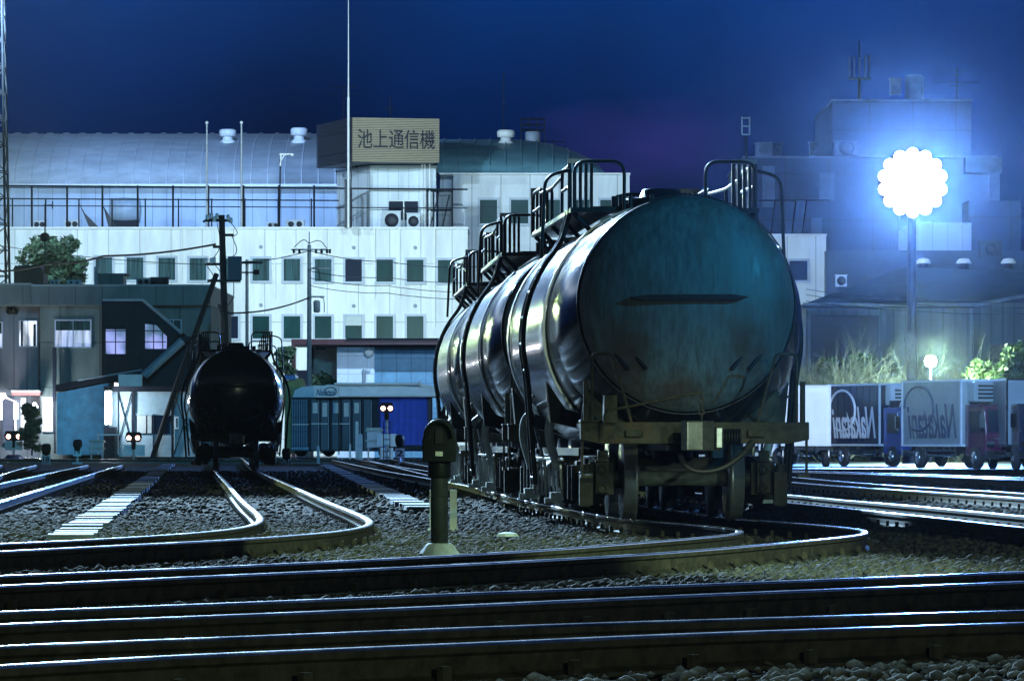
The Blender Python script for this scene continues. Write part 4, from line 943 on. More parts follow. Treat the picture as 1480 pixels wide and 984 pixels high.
# flagpoles
for x, lab in ((299, 'bare white flagpole, the one nearer the timber pole'), (349, 'bare white flagpole, the one nearer the roof gantry')):
    X = P(x, 330, 291); z1 = P(x, 180, 291)[2]; t = thing('flagpole', lab, 'flagpole', (X[0], 291, X[2]), 0, 'flagpoles on the white building')
    m = MB(); m.tube([(0, 0, 0), (0, 0, z1-X[2])], .075, 8, r1=.05); m.build('pole', m_conc, t); m = MB(); m.lathe([(.03, 0), (.1, .06), (.1, .14), (.03, .2)], (0, 0, z1-X[2]), n=10); m.build('finial', m_trim, t)
X = P(404, 330, 291); qq = 291/F; t = thing('roof_gantry', 'thin pole with small white bracket arm on the roof', 'pole', (X[0], 291, X[2]))
m = MB(); m.cyl((0, 0, 0), (.05, 0, 100*qq), .05, 6); m.build('pole', m_fence, t); m = MB(); m.cyl((.05, 0, 90*qq), (.1, 0, 107*qq), .06, 6); m.cyl((0, 0, 107*qq), (18*qq, 0, 107*qq), .06, 6); m.cyl((.1, 0, 98*qq), (8*qq, 0, 107*qq), .04, 6); m.cyl((17*qq, 0, 105*qq), (20*qq, 0, 107*qq), .08, 6); m.build('arm', m_trim, t)
# penthouse and sign
t = thing('penthouse', 'white rooftop penthouse carrying the big lettered sign', 'penthouse', (P(560, 331, 291)[0], 292, P(560, 331, 291)[2])); O = t.location
m = Q(O)
def fp(pts): return [(P(x, 0, d)[0], d) for x, d in pts]
z0, z1 = P(0, 332, 292)[2], P(0, 243, 292)[2]
m.prism(fp([(487, 297), (535, 292), (630, 292), (632, 302), (490, 304)]), 'z', z0, z1); m.build('wall', mat('penthouse_panel', (.66, .74, .82), .55, 0, .15, 1, 0, (1, 1, .2), .4, seam=(.64, 0, .03, .55, 0, 0)), t)
m = Q(O); m.prism(fp([(485, 297), (535, 291.7), (632, 291.7), (634, 302), (490, 304)]), 'z', z1, z1+.14); m.build('roof_edge', m_net, t)
m = Q(O); m.px(562, 583, 291, 318, 291.85, 292); m.px(584, 604, 291, 318, 291.85, 292); m.build('window', m_darkglass, t)
m = Q(O); m.px(560, 605, 289, 291, 291.8, 292); m.px(582.7, 584.3, 291, 331, 291.8, 292); m.build('window_frame', m_trim, t)
m = Q(O)
for x in (610, 614, 621): m.px(x-1, x+1, 236, 331, 291.6, 291.75)
m.build('conduit', m_trim, t)
m = Q(O); m.px(498, 508, 272, 330, 290.8, 292.2); m.build('side_door', m_navy, t)
zs0, zs1 = P(0, 234, 289)[2], P(0, 170, 289)[2]
ph = t
t = thing('roof_sign', 'big boxy rooftop sign of tan slats with dark lettering', 'sign', (P(571, 234, 289)[0], 289, zs0)); O = t.location
A, B, Dd = P(509, 0, 289), P(634, 0, 290.2), P(459, 0, 296)
A2, B2, D2 = Vector((A[0], 289, 0)), Vector((B[0], 290.2, 0)), Vector((Dd[0], 296, 0)); C2 = B2+D2-A2
m = Q(O); m.prism([(v.x, v.y) for v in (A2, B2, C2, D2)], 'z', zs0, zs1); bd = m.build('box', m_navy, t)
m = Q(O); ns = 26; dirv = (B2-A2); angf = math.atan2(dirv.y, dirv.x); nf = Vector((dirv.y, -dirv.x, 0)).normalized()
for i in range(ns):
    z = zs0+(zs1-zs0)*(i+.5)/ns; c = (A2+B2)/2+nf*.06; m.box((c.x, c.y, z), (dirv.length+.04, .07, (zs1-zs0)/ns*.68), angf)
m.build('slat_face', m_sign, bd)
m = Q(O); ds = D2-A2; angs = math.atan2(ds.y, ds.x); nsd = Vector((-ds.y, ds.x, 0)).normalized()
if nsd.y > 0: nsd = -nsd
for i in range(ns):
    z = zs0+(zs1-zs0)*(i+.5)/ns; c = (A2+D2)/2+nsd*.05; m.box((c.x, c.y, z), (ds.length, .06, (zs1-zs0)/ns*.68), angs)
m.build('side_slat_face', m_navy, bd)  # slats coloured navy for the shade on this face
m = Q(O); c = (A2+D2)/2+nsd*.12; m.box((c.x+.0, c.y, (zs0+zs1)/2-.1), (ds.length*.8, .05, 1.2), angs); m.build('side_dark_patch', m_signtext, bd)  # black panel stands in for lettering lost in the dark
c = A2.lerp(B2, .5)+nf*.115; zc = P(0, 200.5, 289)[2]
text_mesh('池上通信機', m_signtext, bd, 'lettering', 1.18, ((c.x-O.x+.03, c.y-O.y, zc-O.z), (R(90), 0, angf)), .005, depth=.05, width=114*289/F)
m = Q(O)
for x, y_ in ((515, 236), (560, 236), (610, 236)): m.tube([P(x, 233, 293), P(x, 243, 293)], .07, 6)
m.px(470, 630, 234, 236.5, 291, 295); m.build('support', m_fence, t)
X = P(505, 331, 290); t = thing('radio_mast', 'very tall thin white mast in front of the sign corner', 'mast', (X[0], 288.3, X[2])); m = MB()
m.tube([(0, 0, 0), (0, 0, 8)], .075, 8); m.tube([(0, 0, 8), (0, 0, 14.6)], .05, 8, r1=.02); m.build('pole', m_trim, t)
m = MB(); m.b2(-.25, .1, .15, .4, 0, 3.0); m.cyl((.15, .1, 0), (.17, .1, 4.2), .04, 6); m.build('conduit', m_navy, t)
# wire cage right of the penthouse
X = P(635, 331, 290.5); t = thing('wire_cage', 'dark wire mesh cage on the roof right of the penthouse', 'cage', (X[0], 290.5, X[2])); qq = 290.5/F; m = MB(); h_ = 56*qq
for x in (-18, -9, 18):
    for y in (0, 1.4): m.cyl((x*qq, y, 0), (x*qq, y, h_), .04, 5)
for z in (0, h_*.5, h_):
    m.cyl((-18*qq, 0, z), (18*qq, 0, z), .035, 5); m.cyl((-18*qq, 1.4, z), (18*qq, 1.4, z), .035, 5)
m.cyl((-14*qq, 0, 0), (0, 0, h_), .03, 5); m.cyl((4*qq, .7, 0), (14*qq, .7, h_*.9), .03, 5); m.build('frame', m_fence, t)
m = MB(); m.b2(-2*qq, 18*qq, 1.42, 1.46, 0, h_); m.build('net', m_contpanel, t)
# antennas on roofs
def yagi(label, x, ytop, ybot, d, arms):
    X = P(x, ybot, d); qq = d/F; t = thing('antenna', label, 'antenna', (X[0], d, X[2]), 0, 'antennas on roofs'); m = MB(); m.cyl((0, 0, 0), (0, 0, (ybot-ytop)*qq), .04, 6); m.build('pole', m_fence, t)
    for ya, w_ in arms:
        m = MB(); z = (ybot-ya)*qq; m.cyl((-w_*qq, 0, z), (w_*qq, 0, z), .025, 5)
        for i in range(-3, 4): m.cyl((i*w_*qq/3, -.3, z), (i*w_*qq/3, .3, z), .015, 4)
        m.build('aerial', m_fence, t)
yagi('thin roof antenna with two aerials left of the radio mast', 497, 122, 200, 326, ((126, 18), (135, 26)))
yagi('bare antenna rod above the sign', 564, 140, 172, 292, ((158, 8),))
yagi('tall thin rod antenna above the blue arched roof', 728, 105, 206, 309, ((150, 2),))
X = P(770, 208, 311); qq = 311/F; t = thing('roof_tank', 'small white roof tank inside a railed cage on the blue arch', 'tank', (X[0], 311, X[2]-.2)); m = MB(); m.lathe([(11*qq, 0), (11*qq, 21*qq), (9*qq, 22*qq)], n=18); m.build('shell', m_net, t)
m = MB()
for x in (-17, -6, 6, 17): m.cyl((x*qq, -.6, 0 if abs(x) > 10 else 24*qq), (x*qq, -.6, 40*qq), .04, 5)
for z in (24, 32, 40): m.cyl((-17*qq, -.6, z*qq), (17*qq, -.6, z*qq), .035, 5); m.cyl((-17*qq, .6, z*qq), (17*qq, .6, z*qq), .035, 5)
m.cyl((-50*qq, 0, 9*qq), (45*qq, 0, 7*qq), .03, 5)
for x in (-50, -30, 30, 45): m.cyl((x*qq, 0, -2*qq), (x*qq, 0, 9*qq), .03, 5)
m.build('railing', m_fence, t)

# ================================================================== POLES AND WIRES
X = P(322, 660, 214); t = thing('timber_pole', 'dark timber utility pole with transformer box and crossarms', 'utility pole', (X[0], 214, -.13)); qq = 214/F
zt = P(0, 311, 214)[2]+.13; m = MB(); m.tube([(.1, 0, 0), (.12, 0, 5), (-.05, 0, zt)], .2, 10, r1=.14); m.build('pole', m_wood, t)
Z = lambda y: P(0, y, 214)[2]+.13
m = MB(); m.b2(8*qq, 27*qq, -.3, .35, Z(405), Z(371)); m.build('transformer', m_navy, t)
m = MB()
for y, a, b in ((319, -26, 14), (382, -26, 6), (406, -22, 26), (340, 0, 16), (357, -14, 2)): m = MB(); m.box(((a+b)/2*qq, -.15, Z(y)), ((b-a)*qq, .12, .12)); m.build('crossarm', m_wood, t)
m = MB(); m.tube([(0, 0, Z(312)), (-28*qq, -.3, Z(321))], .05, 5); m.build('crossarm', m_wood, t)
for x, y in ((-24, 378), (-16, 378), (-12, 377), (12, 378), (20, 378), (24, 377), (-22, 316), (-16, 313), (-12, 318), (-8, 314), (8, 316), (12, 320)): m = MB(); m.lathe([(.05, 0), (.1, .06), (.06, .12), (.1, .18), (.04, .26)], (x*qq, -.2, Z(y+3)), n=8); m.build('insulator', m_insul, t)
m = MB()
for a, b in (((-8, 322), (-16, 378)), ((12, 322), (14, 342)), ((14, 342), (10, 375)), ((-22, 385), (-21, 406)), ((-10, 384), (-2, 410)), ((16, 405), (-4, 450))):
    p0 = Vector((a[0]*qq, -.25, Z(a[1]))); p1 = Vector((b[0]*qq, -.25, Z(b[1]))); m.tube(smooth_path([p0, (p0+p1)/2+Vector((.35, 0, -.2)), p1], 2), .018, 4)
m.tube(smooth_path([(-5*qq, -.25, Z(440)), (4*qq, -.28, Z(470)), (-4*qq, -.25, Z(490))], 2), .06, 5)
m.build('jumper_wire', m_wire, t)
m = MB(); m.tube([(-9*qq, 0, Z(396)), (-64*qq, -1.5, Z(558)), (-98*qq, -2.2, 0)], .12, 8); m.build('strut', m_wood, t)
X = P(357, 660, 240); t = thing('steel_pole', 'thin grey pole with short arms and a lamp beside the timber pole', 'utility pole', (X[0], 240, -.13)); qq = 240/F; Z = lambda y: P(0, y, 240)[2]+.13
m = MB(); m.tube([(0, 0, 0), (0, 0, Z(375))], .1, 8, r1=.08); m.build('pole', m_ac, t); m = MB(); m.box((4*qq, -.1, Z(380)), (38*qq, .1, .1)); m.build('arm', m_fence, t); m = MB(); m.box((2*qq, -.1, Z(394)), (24*qq, .08, .08)); m.build('arm', m_fence, t)
m = MB(); m.b2(10*qq, 18*qq, -.3, .1, Z(397), Z(390)); m.build('lamp_box', m_fence, t)
X = P(447, 660, 238); t = thing('concrete_pole', 'pale concrete utility pole with small barrel transformer', 'utility pole', (X[0], 238, -.13)); qq = 238/F; Z = lambda y: P(0, y, 238)[2]+.13
m = MB(); m.tube([(0, 0, 0), (0, 0, Z(354))], .15, 10, r1=.1); m.cyl((0, 0, Z(355)), (0, 0, Z(335)), .03, 5); m.build('pole', m_conc, t)
m = MB(); m.lathe([(.1, Z(452)), (.17, Z(450)), (.17, Z(436)), (.1, Z(434))], (11*qq, -.1, 0), n=12); m.build('transformer', m_conc, t)
for x, y, w_ in ((0, 361, 52), (14, 388, 32), (10, 429, 24)): m = MB(); m.box((x*qq, -.12, Z(y)), (w_*qq, .08, .08)); m.build('crossarm', m_conc, t)
for x in (-22, -14, 10, 18, 26, 30): m = MB(); m.lathe([(.04, -.16), (.08, -.1), (.05, -.04), (.08, .02), (.04, .06)], (x*qq, -.2, Z(362)), n=8); m.build('insulator', m_wire, t)
m = MB()
for a, b in (((-22, 358), (0, 352)), ((0, 352), (26, 360)), ((16, 430), (22, 452)), ((4, 388), (16, 404))):
    p0 = Vector((a[0]*qq, -.25, Z(a[1]))); p1 = Vector((b[0]*qq, -.25, Z(b[1]))); m.tube(smooth_path([p0, (p0+p1)/2+Vector((.1, 0, .35)), p1], 2), .02, 4)
m.build('jumper_wire', m_wire, t)
def wire(label, pts, r=.02, sag=.0):
    pts = [Vector(P(*p)) for p in pts]; b = pts[0]; m = MB(); path = []
    for a, c in zip(pts, pts[1:]):
        for i in range(12): t_ = i/12; path.append(a.lerp(c, t_)-b+Vector((0, 0, -sag*4*t_*(1-t_))))
    path.append(pts[-1]-b); m.tube(path, r, 4); o = m.build('power_line', m_wire); o.location = b; tag(o, label, 'power line', 'overhead wires')
wire('thick overhead cable from the timber pole down past the office roof tree', [(-20, 392, 217.2), (70, 381, 216.4), (150, 370, 215.5), (312, 353, 213.8)], .045, .12)
wire('thin overhead wire above the first office window row', [(-20, 352, 220), (320, 383, 213.8)], .016, .2)
wire('sagging cable climbing from the timber pole up to the concrete pole', [(322, 452, 213.7), (447, 430, 237.8)], .04, .25)
wire('paired wire between the timber and concrete pole tops', [(322, 378, 213.7), (447, 362, 237.7)], .022, .2)
wire('top wire running right from the concrete pole behind the train', [(447, 362, 237.7), (560, 378, 240), (700, 385, 243)], .02, .15)
for i, (a, b) in enumerate(((392, 408), (402, 422), (413, 432))):
    wire(['highest', 'middle', 'lowest'][i]+' of the three parallel wires right of the concrete pole', [(449, a, 237.6), (560, (a+b)/2+1, 240), (700, b, 243)], .018, .12)
for i, y in enumerate((432, 440, 449)):
    wire(['upper', 'centre', 'lower'][i]+' wire crossing the warehouse eave right of the lead wagon', [(1165, y-14, 236), (1320, y, 232), (1500, y+4, 228)], .016, .1)

# ================================================================== MID SHED AND CONTAINERS
t = thing('garage', 'low garage with maroon roof frame, white wall and blue cladding', 'garage', (P(530, 658, 250)[0], 250, -.13)); O = t.location
m = Q(O); m.px(487, 541, 501, 662, 250, 256); m.build('white_wall', mat('garage_white', (.60, .68, .80), .6, 0, .12, 2, 0, (1, 1, 1), .4, seam=(1.0, .95, .03, .6, 0, .3)), t)
m = Q(O); m.px(541.3, 640, 503, 662, 250.2, 256); m.build('blue_wall', m_bluep, t)
m = Q(O); m.px(421, 640, 490, 498, 248.6, 256); m.px(421, 427, 498, 662, 248.6, 249); m.build('roof_frame', m_red, t)
m = Q(O); m.px(541, 641, 497, 503.5, 249.2, 256); m.px(500, 642, 488.6, 490, 248.4, 256); m.build('eave', m_fence, t)
m = Q(O); m.px(453, 487, 500, 555, 255.5, 256); m.build('back_wall', m_whitepost, t)
m = Q(O); m.px(450, 453, 500, 662, 255.3, 255.6); m.px(428, 451, 535, 662, 255.7, 256); m.build('back_fence', m_navy, t)
m = Q(O); m.px(456, 470, 500.5, 505, 249.5, 250); m.build('lamp_box', m_fence, t)
m = Q(O); a = P(533, 509, 249.7); m.lathe([(.0, -.12), (.2, -.1), (.26, .1), (.26, .25)], a, 'y', 14); m.build('vent_hood', m_trim, t)
m = Q(O); m.px(525, 526.4, 532, 556, 249.8, 250); m.px(528, 529, 534, 556, 249.8, 250); m.px(524, 536, 534.5, 535.5, 249.8, 249.9); m.build('pipe', m_net, t)
spot('mint_spot', (P(560, 520, 262)[0], 262, 5.5), (P(540, 440, 290)[0], 290, 9), 7000, (.75, 1, .85), 100, .8, .3)
t = thing('tarp_stack', 'heap under a pale olive tarpaulin beside the lone wagon', 'tarp heap', (P(426, 657, 222)[0], 222, -.13)); O = t.location
m = Q(O); m.prism(poly([(412, 655), (412, 556), (420, 547), (436, 546), (441, 562), (436, 610), (434, 655)], 222), 'y', 222, 224.5); m.build('cover', m_tarp, t, .05)
m = Q(O); m.px(411, 427, 542, 549, 221.7, 224.7); m.build('top_board', m_cabblue, t)
# row of containers
dC = 217
t = thing('container_row', 'dark steel storage container with narrow ribbed doors and papers', 'container', (P(485, 657, dC)[0], dC, -.13)); O = t.location
m = Q(O); m.px(421, 546, 574, 652, dC, dC+2.4); m.build('body', m_cont, t)
m = Q(O)
for x in [422+i*2.6 for i in range(9)]: m.px(x, x+1.1, 577, 648, dC-.06, dC)
m.px(421, 446, 646, 650, dC-.08, dC); m.build('ribbed_door', m_bluep, t)
for i, x in enumerate((450, 464, 480, 495, 510, 526)):
    m = Q(O); m.px(x, x+11, 577, 650, dC-.07, dC); dpan = m.build('door', m_contpanel, t)
    if i != 5:
        m = Q(O); m.px(x+2, x+9, 582, 597+(i % 2)*5, dC-.085, dC-.072); m.build('paper', m_paper, dpan)
    m = Q(O); m.px(x+10.3, x+11, 580, 648, dC-.11, dC-.072); m.build('lock_bar', m_net, dpan)
m = Q(O); m.px(422, 446, 612.4, 614, dC-.1, dC-.065); m.px(450, 475, 611.5, 613, dC-.1, dC-.072); m.px(480, 506, 611.5, 613, dC-.1, dC-.072); m.build('latch_bar', m_paper, t)
t = thing('blue_store', 'bright blue ribbed shutter wall of a store next to the dark containers', 'storage unit', (P(585, 657, dC)[0], dC, -.13)); O = t.location
m = Q(O); m.px(546.5, 624, 574, 652, dC+.1, dC+2.4); m.build('body', m_shutter, t)
m = Q(O)
for i in range(8): m.px(550+i*9.2, 552+i*9.2, 577, 645, dC+.0, dC+.1)
m.build('shutter_rib', m_shutter, t)
m = Q(O); m.px(618, 624, 574, 652, dC-.05, dC+.12); m.build('end_post', m_red, t)
m = Q(O); m.px(560, 622, 643, 650, dC-.5, dC); m.build('sill', m_cont, t)
t = thing('canopy', 'long white sloping canopy roof over the containers', 'canopy', (P(540, 657, dC)[0], dC, -.13)); O = t.location
m = Q(O); m.prism(poly([(470, 556), (606, 554), (640, 559), (640, 574), (488, 574), (488, 570)], dC-.4), 'y', dC-.4, dC+3); m.build('roof', m_canopy, t)
m = Q(O); m.px(483, 606, 553, 556, dC-.8, dC-.4); m.px(605, 608, 550, 558, dC-.8, dC-.4); m.px(486, 638, 570.5, 573, dC-.7, dC-.4); m.build('fascia', m_trim, t)
for x in (489, 547, 623): m = Q(O); m.px(x, x+1.5, 574, 657, dC-.3, dC-.2); m.build('post', m_cont, t)
t = thing('white_van_roof', 'white van behind the containers, its script lettered roof showing', 'van', (P(460, 657, dC+4)[0], dC+4, -.13)); O = t.location
m = Q(O); d_ = dC-.2; m.prism(poly([(423, 574), (426, 564), (436, 559), (455, 557), (488, 557), (488, 574)], dC+2.6), 'y', dC+2.6, dC+6); m.px(423, 488, 574, 650, dC+2.6, dC+6); bdv = m.build('body', m_truckwhite, t)
m = Q(O); m.px(454, 489, 557.5, 574, dC-.75, dC-.70); bo = m.build('sign_board', m_plate, t)
cx_, cy_, cz_ = P(471, 567, dC-.77)
text_mesh('Nakatani', m_letterd, bo, 'lettering', .30, ((cx_-O.x, cy_-O.y, cz_-O.z), (R(90), 0, 0)), .012, .35, width=.86)
m = Q(O); rr = [(P(478+8*math.cos(a), 565.5+6*math.sin(a), dC-.77)) for a in [i*2*math.pi/24 for i in range(25)]]; m.tube(rr, .022, 5); m.build('emblem', m_letterd, bo)
for x in (435, 475): m = Q(O); m.lathe([(.2, 0), (.3, .02), (.32, .15), (.2, .2)], P(x, 650, dC+2.7), 'y', 16); m.build('wheel', m_tyre, t)

# ================================================================== RIGHT SIDE
t = thing('far_block', 'dark flat roofed block rising behind the floodlight mast', 'building', (P(1260, 656, 345)[0], 345, -.13)); O = t.location
m = Q(O); m.px(1075, 1440, 228, 660, 345, 370); m.px(1400, 1475, 290, 660, 340, 370); m.build('wall', m_far, t)
m = Q(O); m.px(1203, 1404, 146, 228, 348, 368); m.build('upper_storey', m_far, t)
m = Q(O); m.px(1202, 1405, 143.5, 146, 347.7, 368.3); m.px(1074, 1442, 225.5, 228, 344.7, 370.3); m.px(1395, 1448, 228, 250, 344, 346); m.build('parapet', m_farbox, t)
for x0, x1, y0, y1 in ((1185, 1206, 250, 290), (1102, 1120, 240, 300), (1320, 1345, 320, 345), (1430, 1445, 245, 300)): m = Q(O); m.px(x0, x1, y0, y1, 344.8, 345); m.build('wall_panel', m_farbox, t)
for x0, x1, y0, y1 in ((1172, 1188, 315, 340), (1350, 1362, 320, 350), (1300, 1318, 310, 350)): m = Q(O); m.px(x0, x1, y0, y1, 344.6, 345); m.build('door', m_farbox, t)
m = Q(O)
for x in (1120, 1150, 1165): m.tube([P(x, 290, 344.8), P(x-6, 338, 344.8)], .05, 5)
m.tube([P(1080, 290, 344.8), P(1200, 290, 344.8)], .05, 5); m.build('handrail', m_fence, t)
def roofbox(name, label, x0, x1, y0, y1, d, mt, cyl=False, grp='rooftop units on the far block'):
    X = P((x0+x1)/2, y1, d); qq = d/F; w_ = (x1-x0)*qq; h_ = (y1-y0)*qq; m = MB()
    if cyl: m.lathe([(w_/2, 0), (w_/2, h_*.92), (w_*.4, h_)], n=20)
    else:
        m.b2(-w_/2, w_/2, 0, w_*.8, h_*.06, h_); m.b2(-w_/2-.06, w_/2+.06, -.06, w_*.8+.06, h_*.93, h_+.02)
        for sx in (-.4, .4): m.b2(sx*w_-.05, sx*w_+.05, 0, w_*.7, 0, h_*.07)
        m.lathe([(.1*w_, -.05), (.3*w_, -.05), (.32*w_, 0)], (0, 0, h_*.55), 'y', 14)
    o = m.build(name, mt); o.location = (X[0], d, X[2]); tag(o, label, 'roof unit', grp)
roofbox('water_tank', 'pale round water tank on top of the far block', 1308, 1335, 109, 144, 352, m_farbox, True)
roofbox('tank_box', 'dark box beside the pale water tank on the far block', 1287, 1303, 113, 138, 351, m_navy)
roofbox('roof_unit', 'wide roof unit at the left shoulder of the far block', 1092, 1116, 206, 226, 352, m_farbox)
roofbox('roof_unit', 'narrow dark roof unit next to the wide one on the far block shoulder', 1117, 1131, 207, 226, 351, m_far)
roofbox('roof_unit', 'roof unit with fan nearest the upper storey of the far block', 1170, 1183, 205, 226, 351, m_farbox)
roofbox('roof_unit', 'roof unit in front of the far block upper storey', 1207, 1240, 204, 226, 346.5, m_farbox)
yagi('yagi antenna on the right top of the far block', 1383, 98, 144, 355, ((102, 16), (108, 8), (119, 33), (124, 12)))
X = P(1242, 144, 351); qq = 351/F; t = thing('cell_antenna', 'mobile phone antenna cluster on the far block roof', 'antenna', (X[0], 351, X[2]), 0, 'antennas on roofs'); m = MB(); m.tube([(0, 0, 0), (0, 0, 30*qq)], .12, 8); m.box((0, 0, 30*qq), (32*qq, .8, .12)); m.cyl((0, 0, 30*qq), (0, 0, 84*qq), .05, 6); m.build('stand', m_fence, t)
m = MB()
for x in (-14, -8, 0, 8, 14): m.cyl((x*qq, -.3, 30*qq), (x*qq, -.3, (60+(x % 5))*qq), .09, 6)
m.build('panel', m_farbox, t)
X = P(1079, 228, 343); qq = 343/F; t = thing('cell_antenna', 'small square aerial frame above the lead wagon right railing', 'antenna', (X[0], 343.6, X[2]), 0, 'antennas on roofs'); m = MB()
m.cyl((0, 0, 0), (0, 0, 32*qq), .1, 6); m.build('stand', m_fence, t); m = MB()
for x in (-6, 5): m.cyl((x*qq, 0, 34*qq), (x*qq, 0, 60*qq), .06, 5)
for z in (34, 46, 58): m.cyl((-6*qq, 0, z*qq), (5*qq, 0, z*qq), .06, 5)
m.build('frame', m_net, t)
# dark low building between the annex and the warehouse
t = thing('dark_store', 'dark low building between the white annex and the warehouse', 'building', (P(1280, 656, 300)[0], 298, -.13)); O = t.location
m = Q(O); m.px(1194.5, 1480, 362, 660, 298, 312); m.build('wall', m_wareroof, t)
m = Q(O); m.px(1320, 1404, 322, 362, 298.5, 310); m.build('penthouse', m_hallwall, t)
m = Q(O); m.px(1212, 1222, 395, 416, 297.7, 297.9); m.build('door', m_acdark, t)
ac_unit('wall hung unit on the dark low building left of the mast', 1208, 1224, 398, 414, 297.3)
for x, lab in ((1388, 'vent with bright lid left of the other on the dark roof'), (1452, 'vent with bright lid at the right end of the dark roof'), (1330, 'vent with bright lid next to the floodlight mast')):
    X = P(x, 391, 260); qq = 260/F; t = thing('lidded_vent', lab, 'roof vent', (X[0], 258, X[2]), 0, 'lidded vents on the dark roof'); m = MB(); m.lathe([(8*qq, 0), (7*qq, 8*qq), (6*qq, 9*qq)], n=14); m.build('stub', m_far, t); m = MB(); m.lathe([(11*qq, 8*qq), (11*qq, 10*qq), (7*qq, 15*qq), (1*qq, 16*qq)], n=14); m.build('lid', m_canopy, t)
ac_unit('boxy unit with two fans near the right edge of the dark roof', 1416, 1448, 349, 371, 296.5, True, m_farbox, dark=True)
# warehouse
t = thing('warehouse', 'grey corrugated warehouse with dark hipped roof behind the bare shrubs', 'warehouse', (P(1290, 656, 240)[0], 240, -.13)); O = t.location
m = Q(O); m.px(1165, 1407, 440, 660, 240, 262); m.build('wall', m_ware, t)
a = P(1407.5, 440, 240); m = Q(O); zt = a[2]; z0 = -.2; xr = P(1560, 0, 244)[0]
m.prism([(a[0], 240.0), (xr, 243.5), (xr, 262), (a[0], 262)], 'z', z0, P(0, 436, 240)[2]); m.build('side_wall', m_ware, t)
m = Q(O); e0 = P(1160, 440, 239.5); e1 = P(1409, 440, 239.5); r0 = P(1305, 386, 251); r1 = P(1480, 392, 251); e2 = P(1570, 412, 243)
m.add([e0, e1, r1, r0, (e0[0], 263, e0[2]), (r0[0], 251, r0[2]), (e2[0], 243.2, e2[2]), (e2[0], 263, e2[2]), (e0[0], 239.5, e0[2]-.2), (e1[0], 239.5, e1[2]-.2)], [(0, 1, 2, 3), (0, 3, 4), (1, 6, 2), (3, 2, 7, 4), (2, 6, 7), (0, 8, 9, 1)]); m.build('roof', m_wareroof, t)
m = Q(O); m.tube([e0, e1], .1, 6); m.tube([e1, e2], .1, 6); m.tube([P(1404, 442, 239.7), P(1404, 660, 239.7)], .07, 6); m.build('gutter', m_net, t)
m = Q(O); m.px(1431, 1480, 498, 660, 240.9-.6, 241); m.build('door', m_navy, t); m = Q(O); m.px(1172, 1270, 456, 660, 239.85, 239.95); m.build('door', m_navy, t)
# floodlight mast
DL = 192; X = P(1318, 560, DL); t = thing('floodlight_mast', 'tall dark mast carrying the dazzling floodlight cluster', 'floodlight', (X[0], DL, -.13)); qq = DL/F
zl = P(0, 265, DL)[2]+.13; m = MB(); m.tube([(0, 0, 0), (0, 0, zl+.5)], .25, 14, r1=.16); m.cyl((0, 0, 0), (0, 0, .35), .4, 14); m.build('pole', m_mast, t)
m = MB(); m.ring((0, -.1, zl), .5, .05, 'y'); m.ring((0, -.1, zl), 1.17, .05, 'y'); m.box((0, 0, zl), (2.1, .1, .1)); m.box((0, 0, zl), (.1, .1, 2.1)); m.build('crossarm', m_mast, t)
m = MB(); m.lathe([(.2, -.42), (.7, -.40), (1.12, -.33), (1.14, -.2)], (0, 0, zl), 'y', 40); m.build('glare_disc', e_flood, t)  # glowing disc added to imitate the glare at the lamp's centre
for rr, cnt in ((1.17, 14),):  # lamp ring widened to the size of the glare
    for j in range(cnt):
        a = 2*math.pi*(j+.5)/max(1, cnt); x, z = rr*math.cos(a), zl+rr*math.sin(a)
        m = MB(); m.lathe([(.12, .05), (.25, -.28), (.265, -.34)], (x, 0, z), 'y', 16); fl = m.build('floodlight', m_mast, t)
        m = MB(); m.lathe([(.12, -.37), (.25, -.345)], (x, 0, z), 'y', 16); m.build('lamp_lens', e_flood, fl)
spot('mast_light', (X[0], DL-.8, zl-.13), (X[0]-3, 60, 0), 190000, (.12, .33, 1), 165, .3, .9)
# small lamp
X = P(1345, 522, 201); t = thing('small_lamp_post', 'low round lamp glowing pale green among the bare shrubs', 'lamp', (X[0], 201, -.13)); zl = X[2]+.13
m = MB(); m.cyl((0, 0, 0), (0, 0, zl-.2), .06, 8); m.build('pole', m_mast, t); m = MB(); m.lathe([(.02, -.26), (.2, -.2), (.27, 0), (.2, .2), (.02, .26)], (0, 0, zl), n=18); m.build('lamp_globe', e_lamp, t)
point('globe_light', (X[0], 200.3, X[2]), 6500, (.7, 1, .75), .3)
spot('globe_glow', (X[0], 200.2, X[2]), (X[0]-4, 60, 0), 6000, (.5, 1, .8), 70, .6, .2)
# shrubs
def bare_shrub(label, x, d, wpx, ytop, n=110):
    X = P(x, 656, d); qq = d/F; h_ = (656-ytop)*qq; w_ = wpx*qq/2
    t = thing('bare_shrub', label, 'shrub', (X[0], d, -.13), 0, 'bare twiggy shrubs before the warehouse'); m = MB()
    def grow(p, v, L, r, k):
        q_ = p+v*L; mid = p+v*L*.5+Vector((random.gauss(0, .04), random.gauss(0, .04), 0))*L
        m.tube([p, mid, q_], r, 4, r1=r*.6, caps=False)
        if k > 0:
            for _ in range(3):
                u = (v+Vector((random.gauss(0, .6), random.gauss(0, .6), random.gauss(.05, .35)))).normalized(); grow(p.lerp(q_, random.uniform(.45, 1)), u, L*random.uniform(.5, .75), r*.62, k-1)
    for i in range(n//10):
        v = Vector((random.gauss(0, .5), random.gauss(0, .4), 1)).normalized(); grow(Vector((random.uniform(-.35, .35)*w_, random.uniform(-.4, .4), 0)), v, h_*random.uniform(.3, .5), .03, 3)
    m.build('branches', m_twig, t); return t
bare_shrub('bare shrub nearest the lead wagon ladder', 1190, 205, 62, 452, 300)
bare_shrub('tall bare shrub midway between the wagon and the mast', 1245, 207, 70, 442, 380)
bare_shrub('bare shrub directly left of the floodlight mast', 1290, 204, 60, 450, 320)
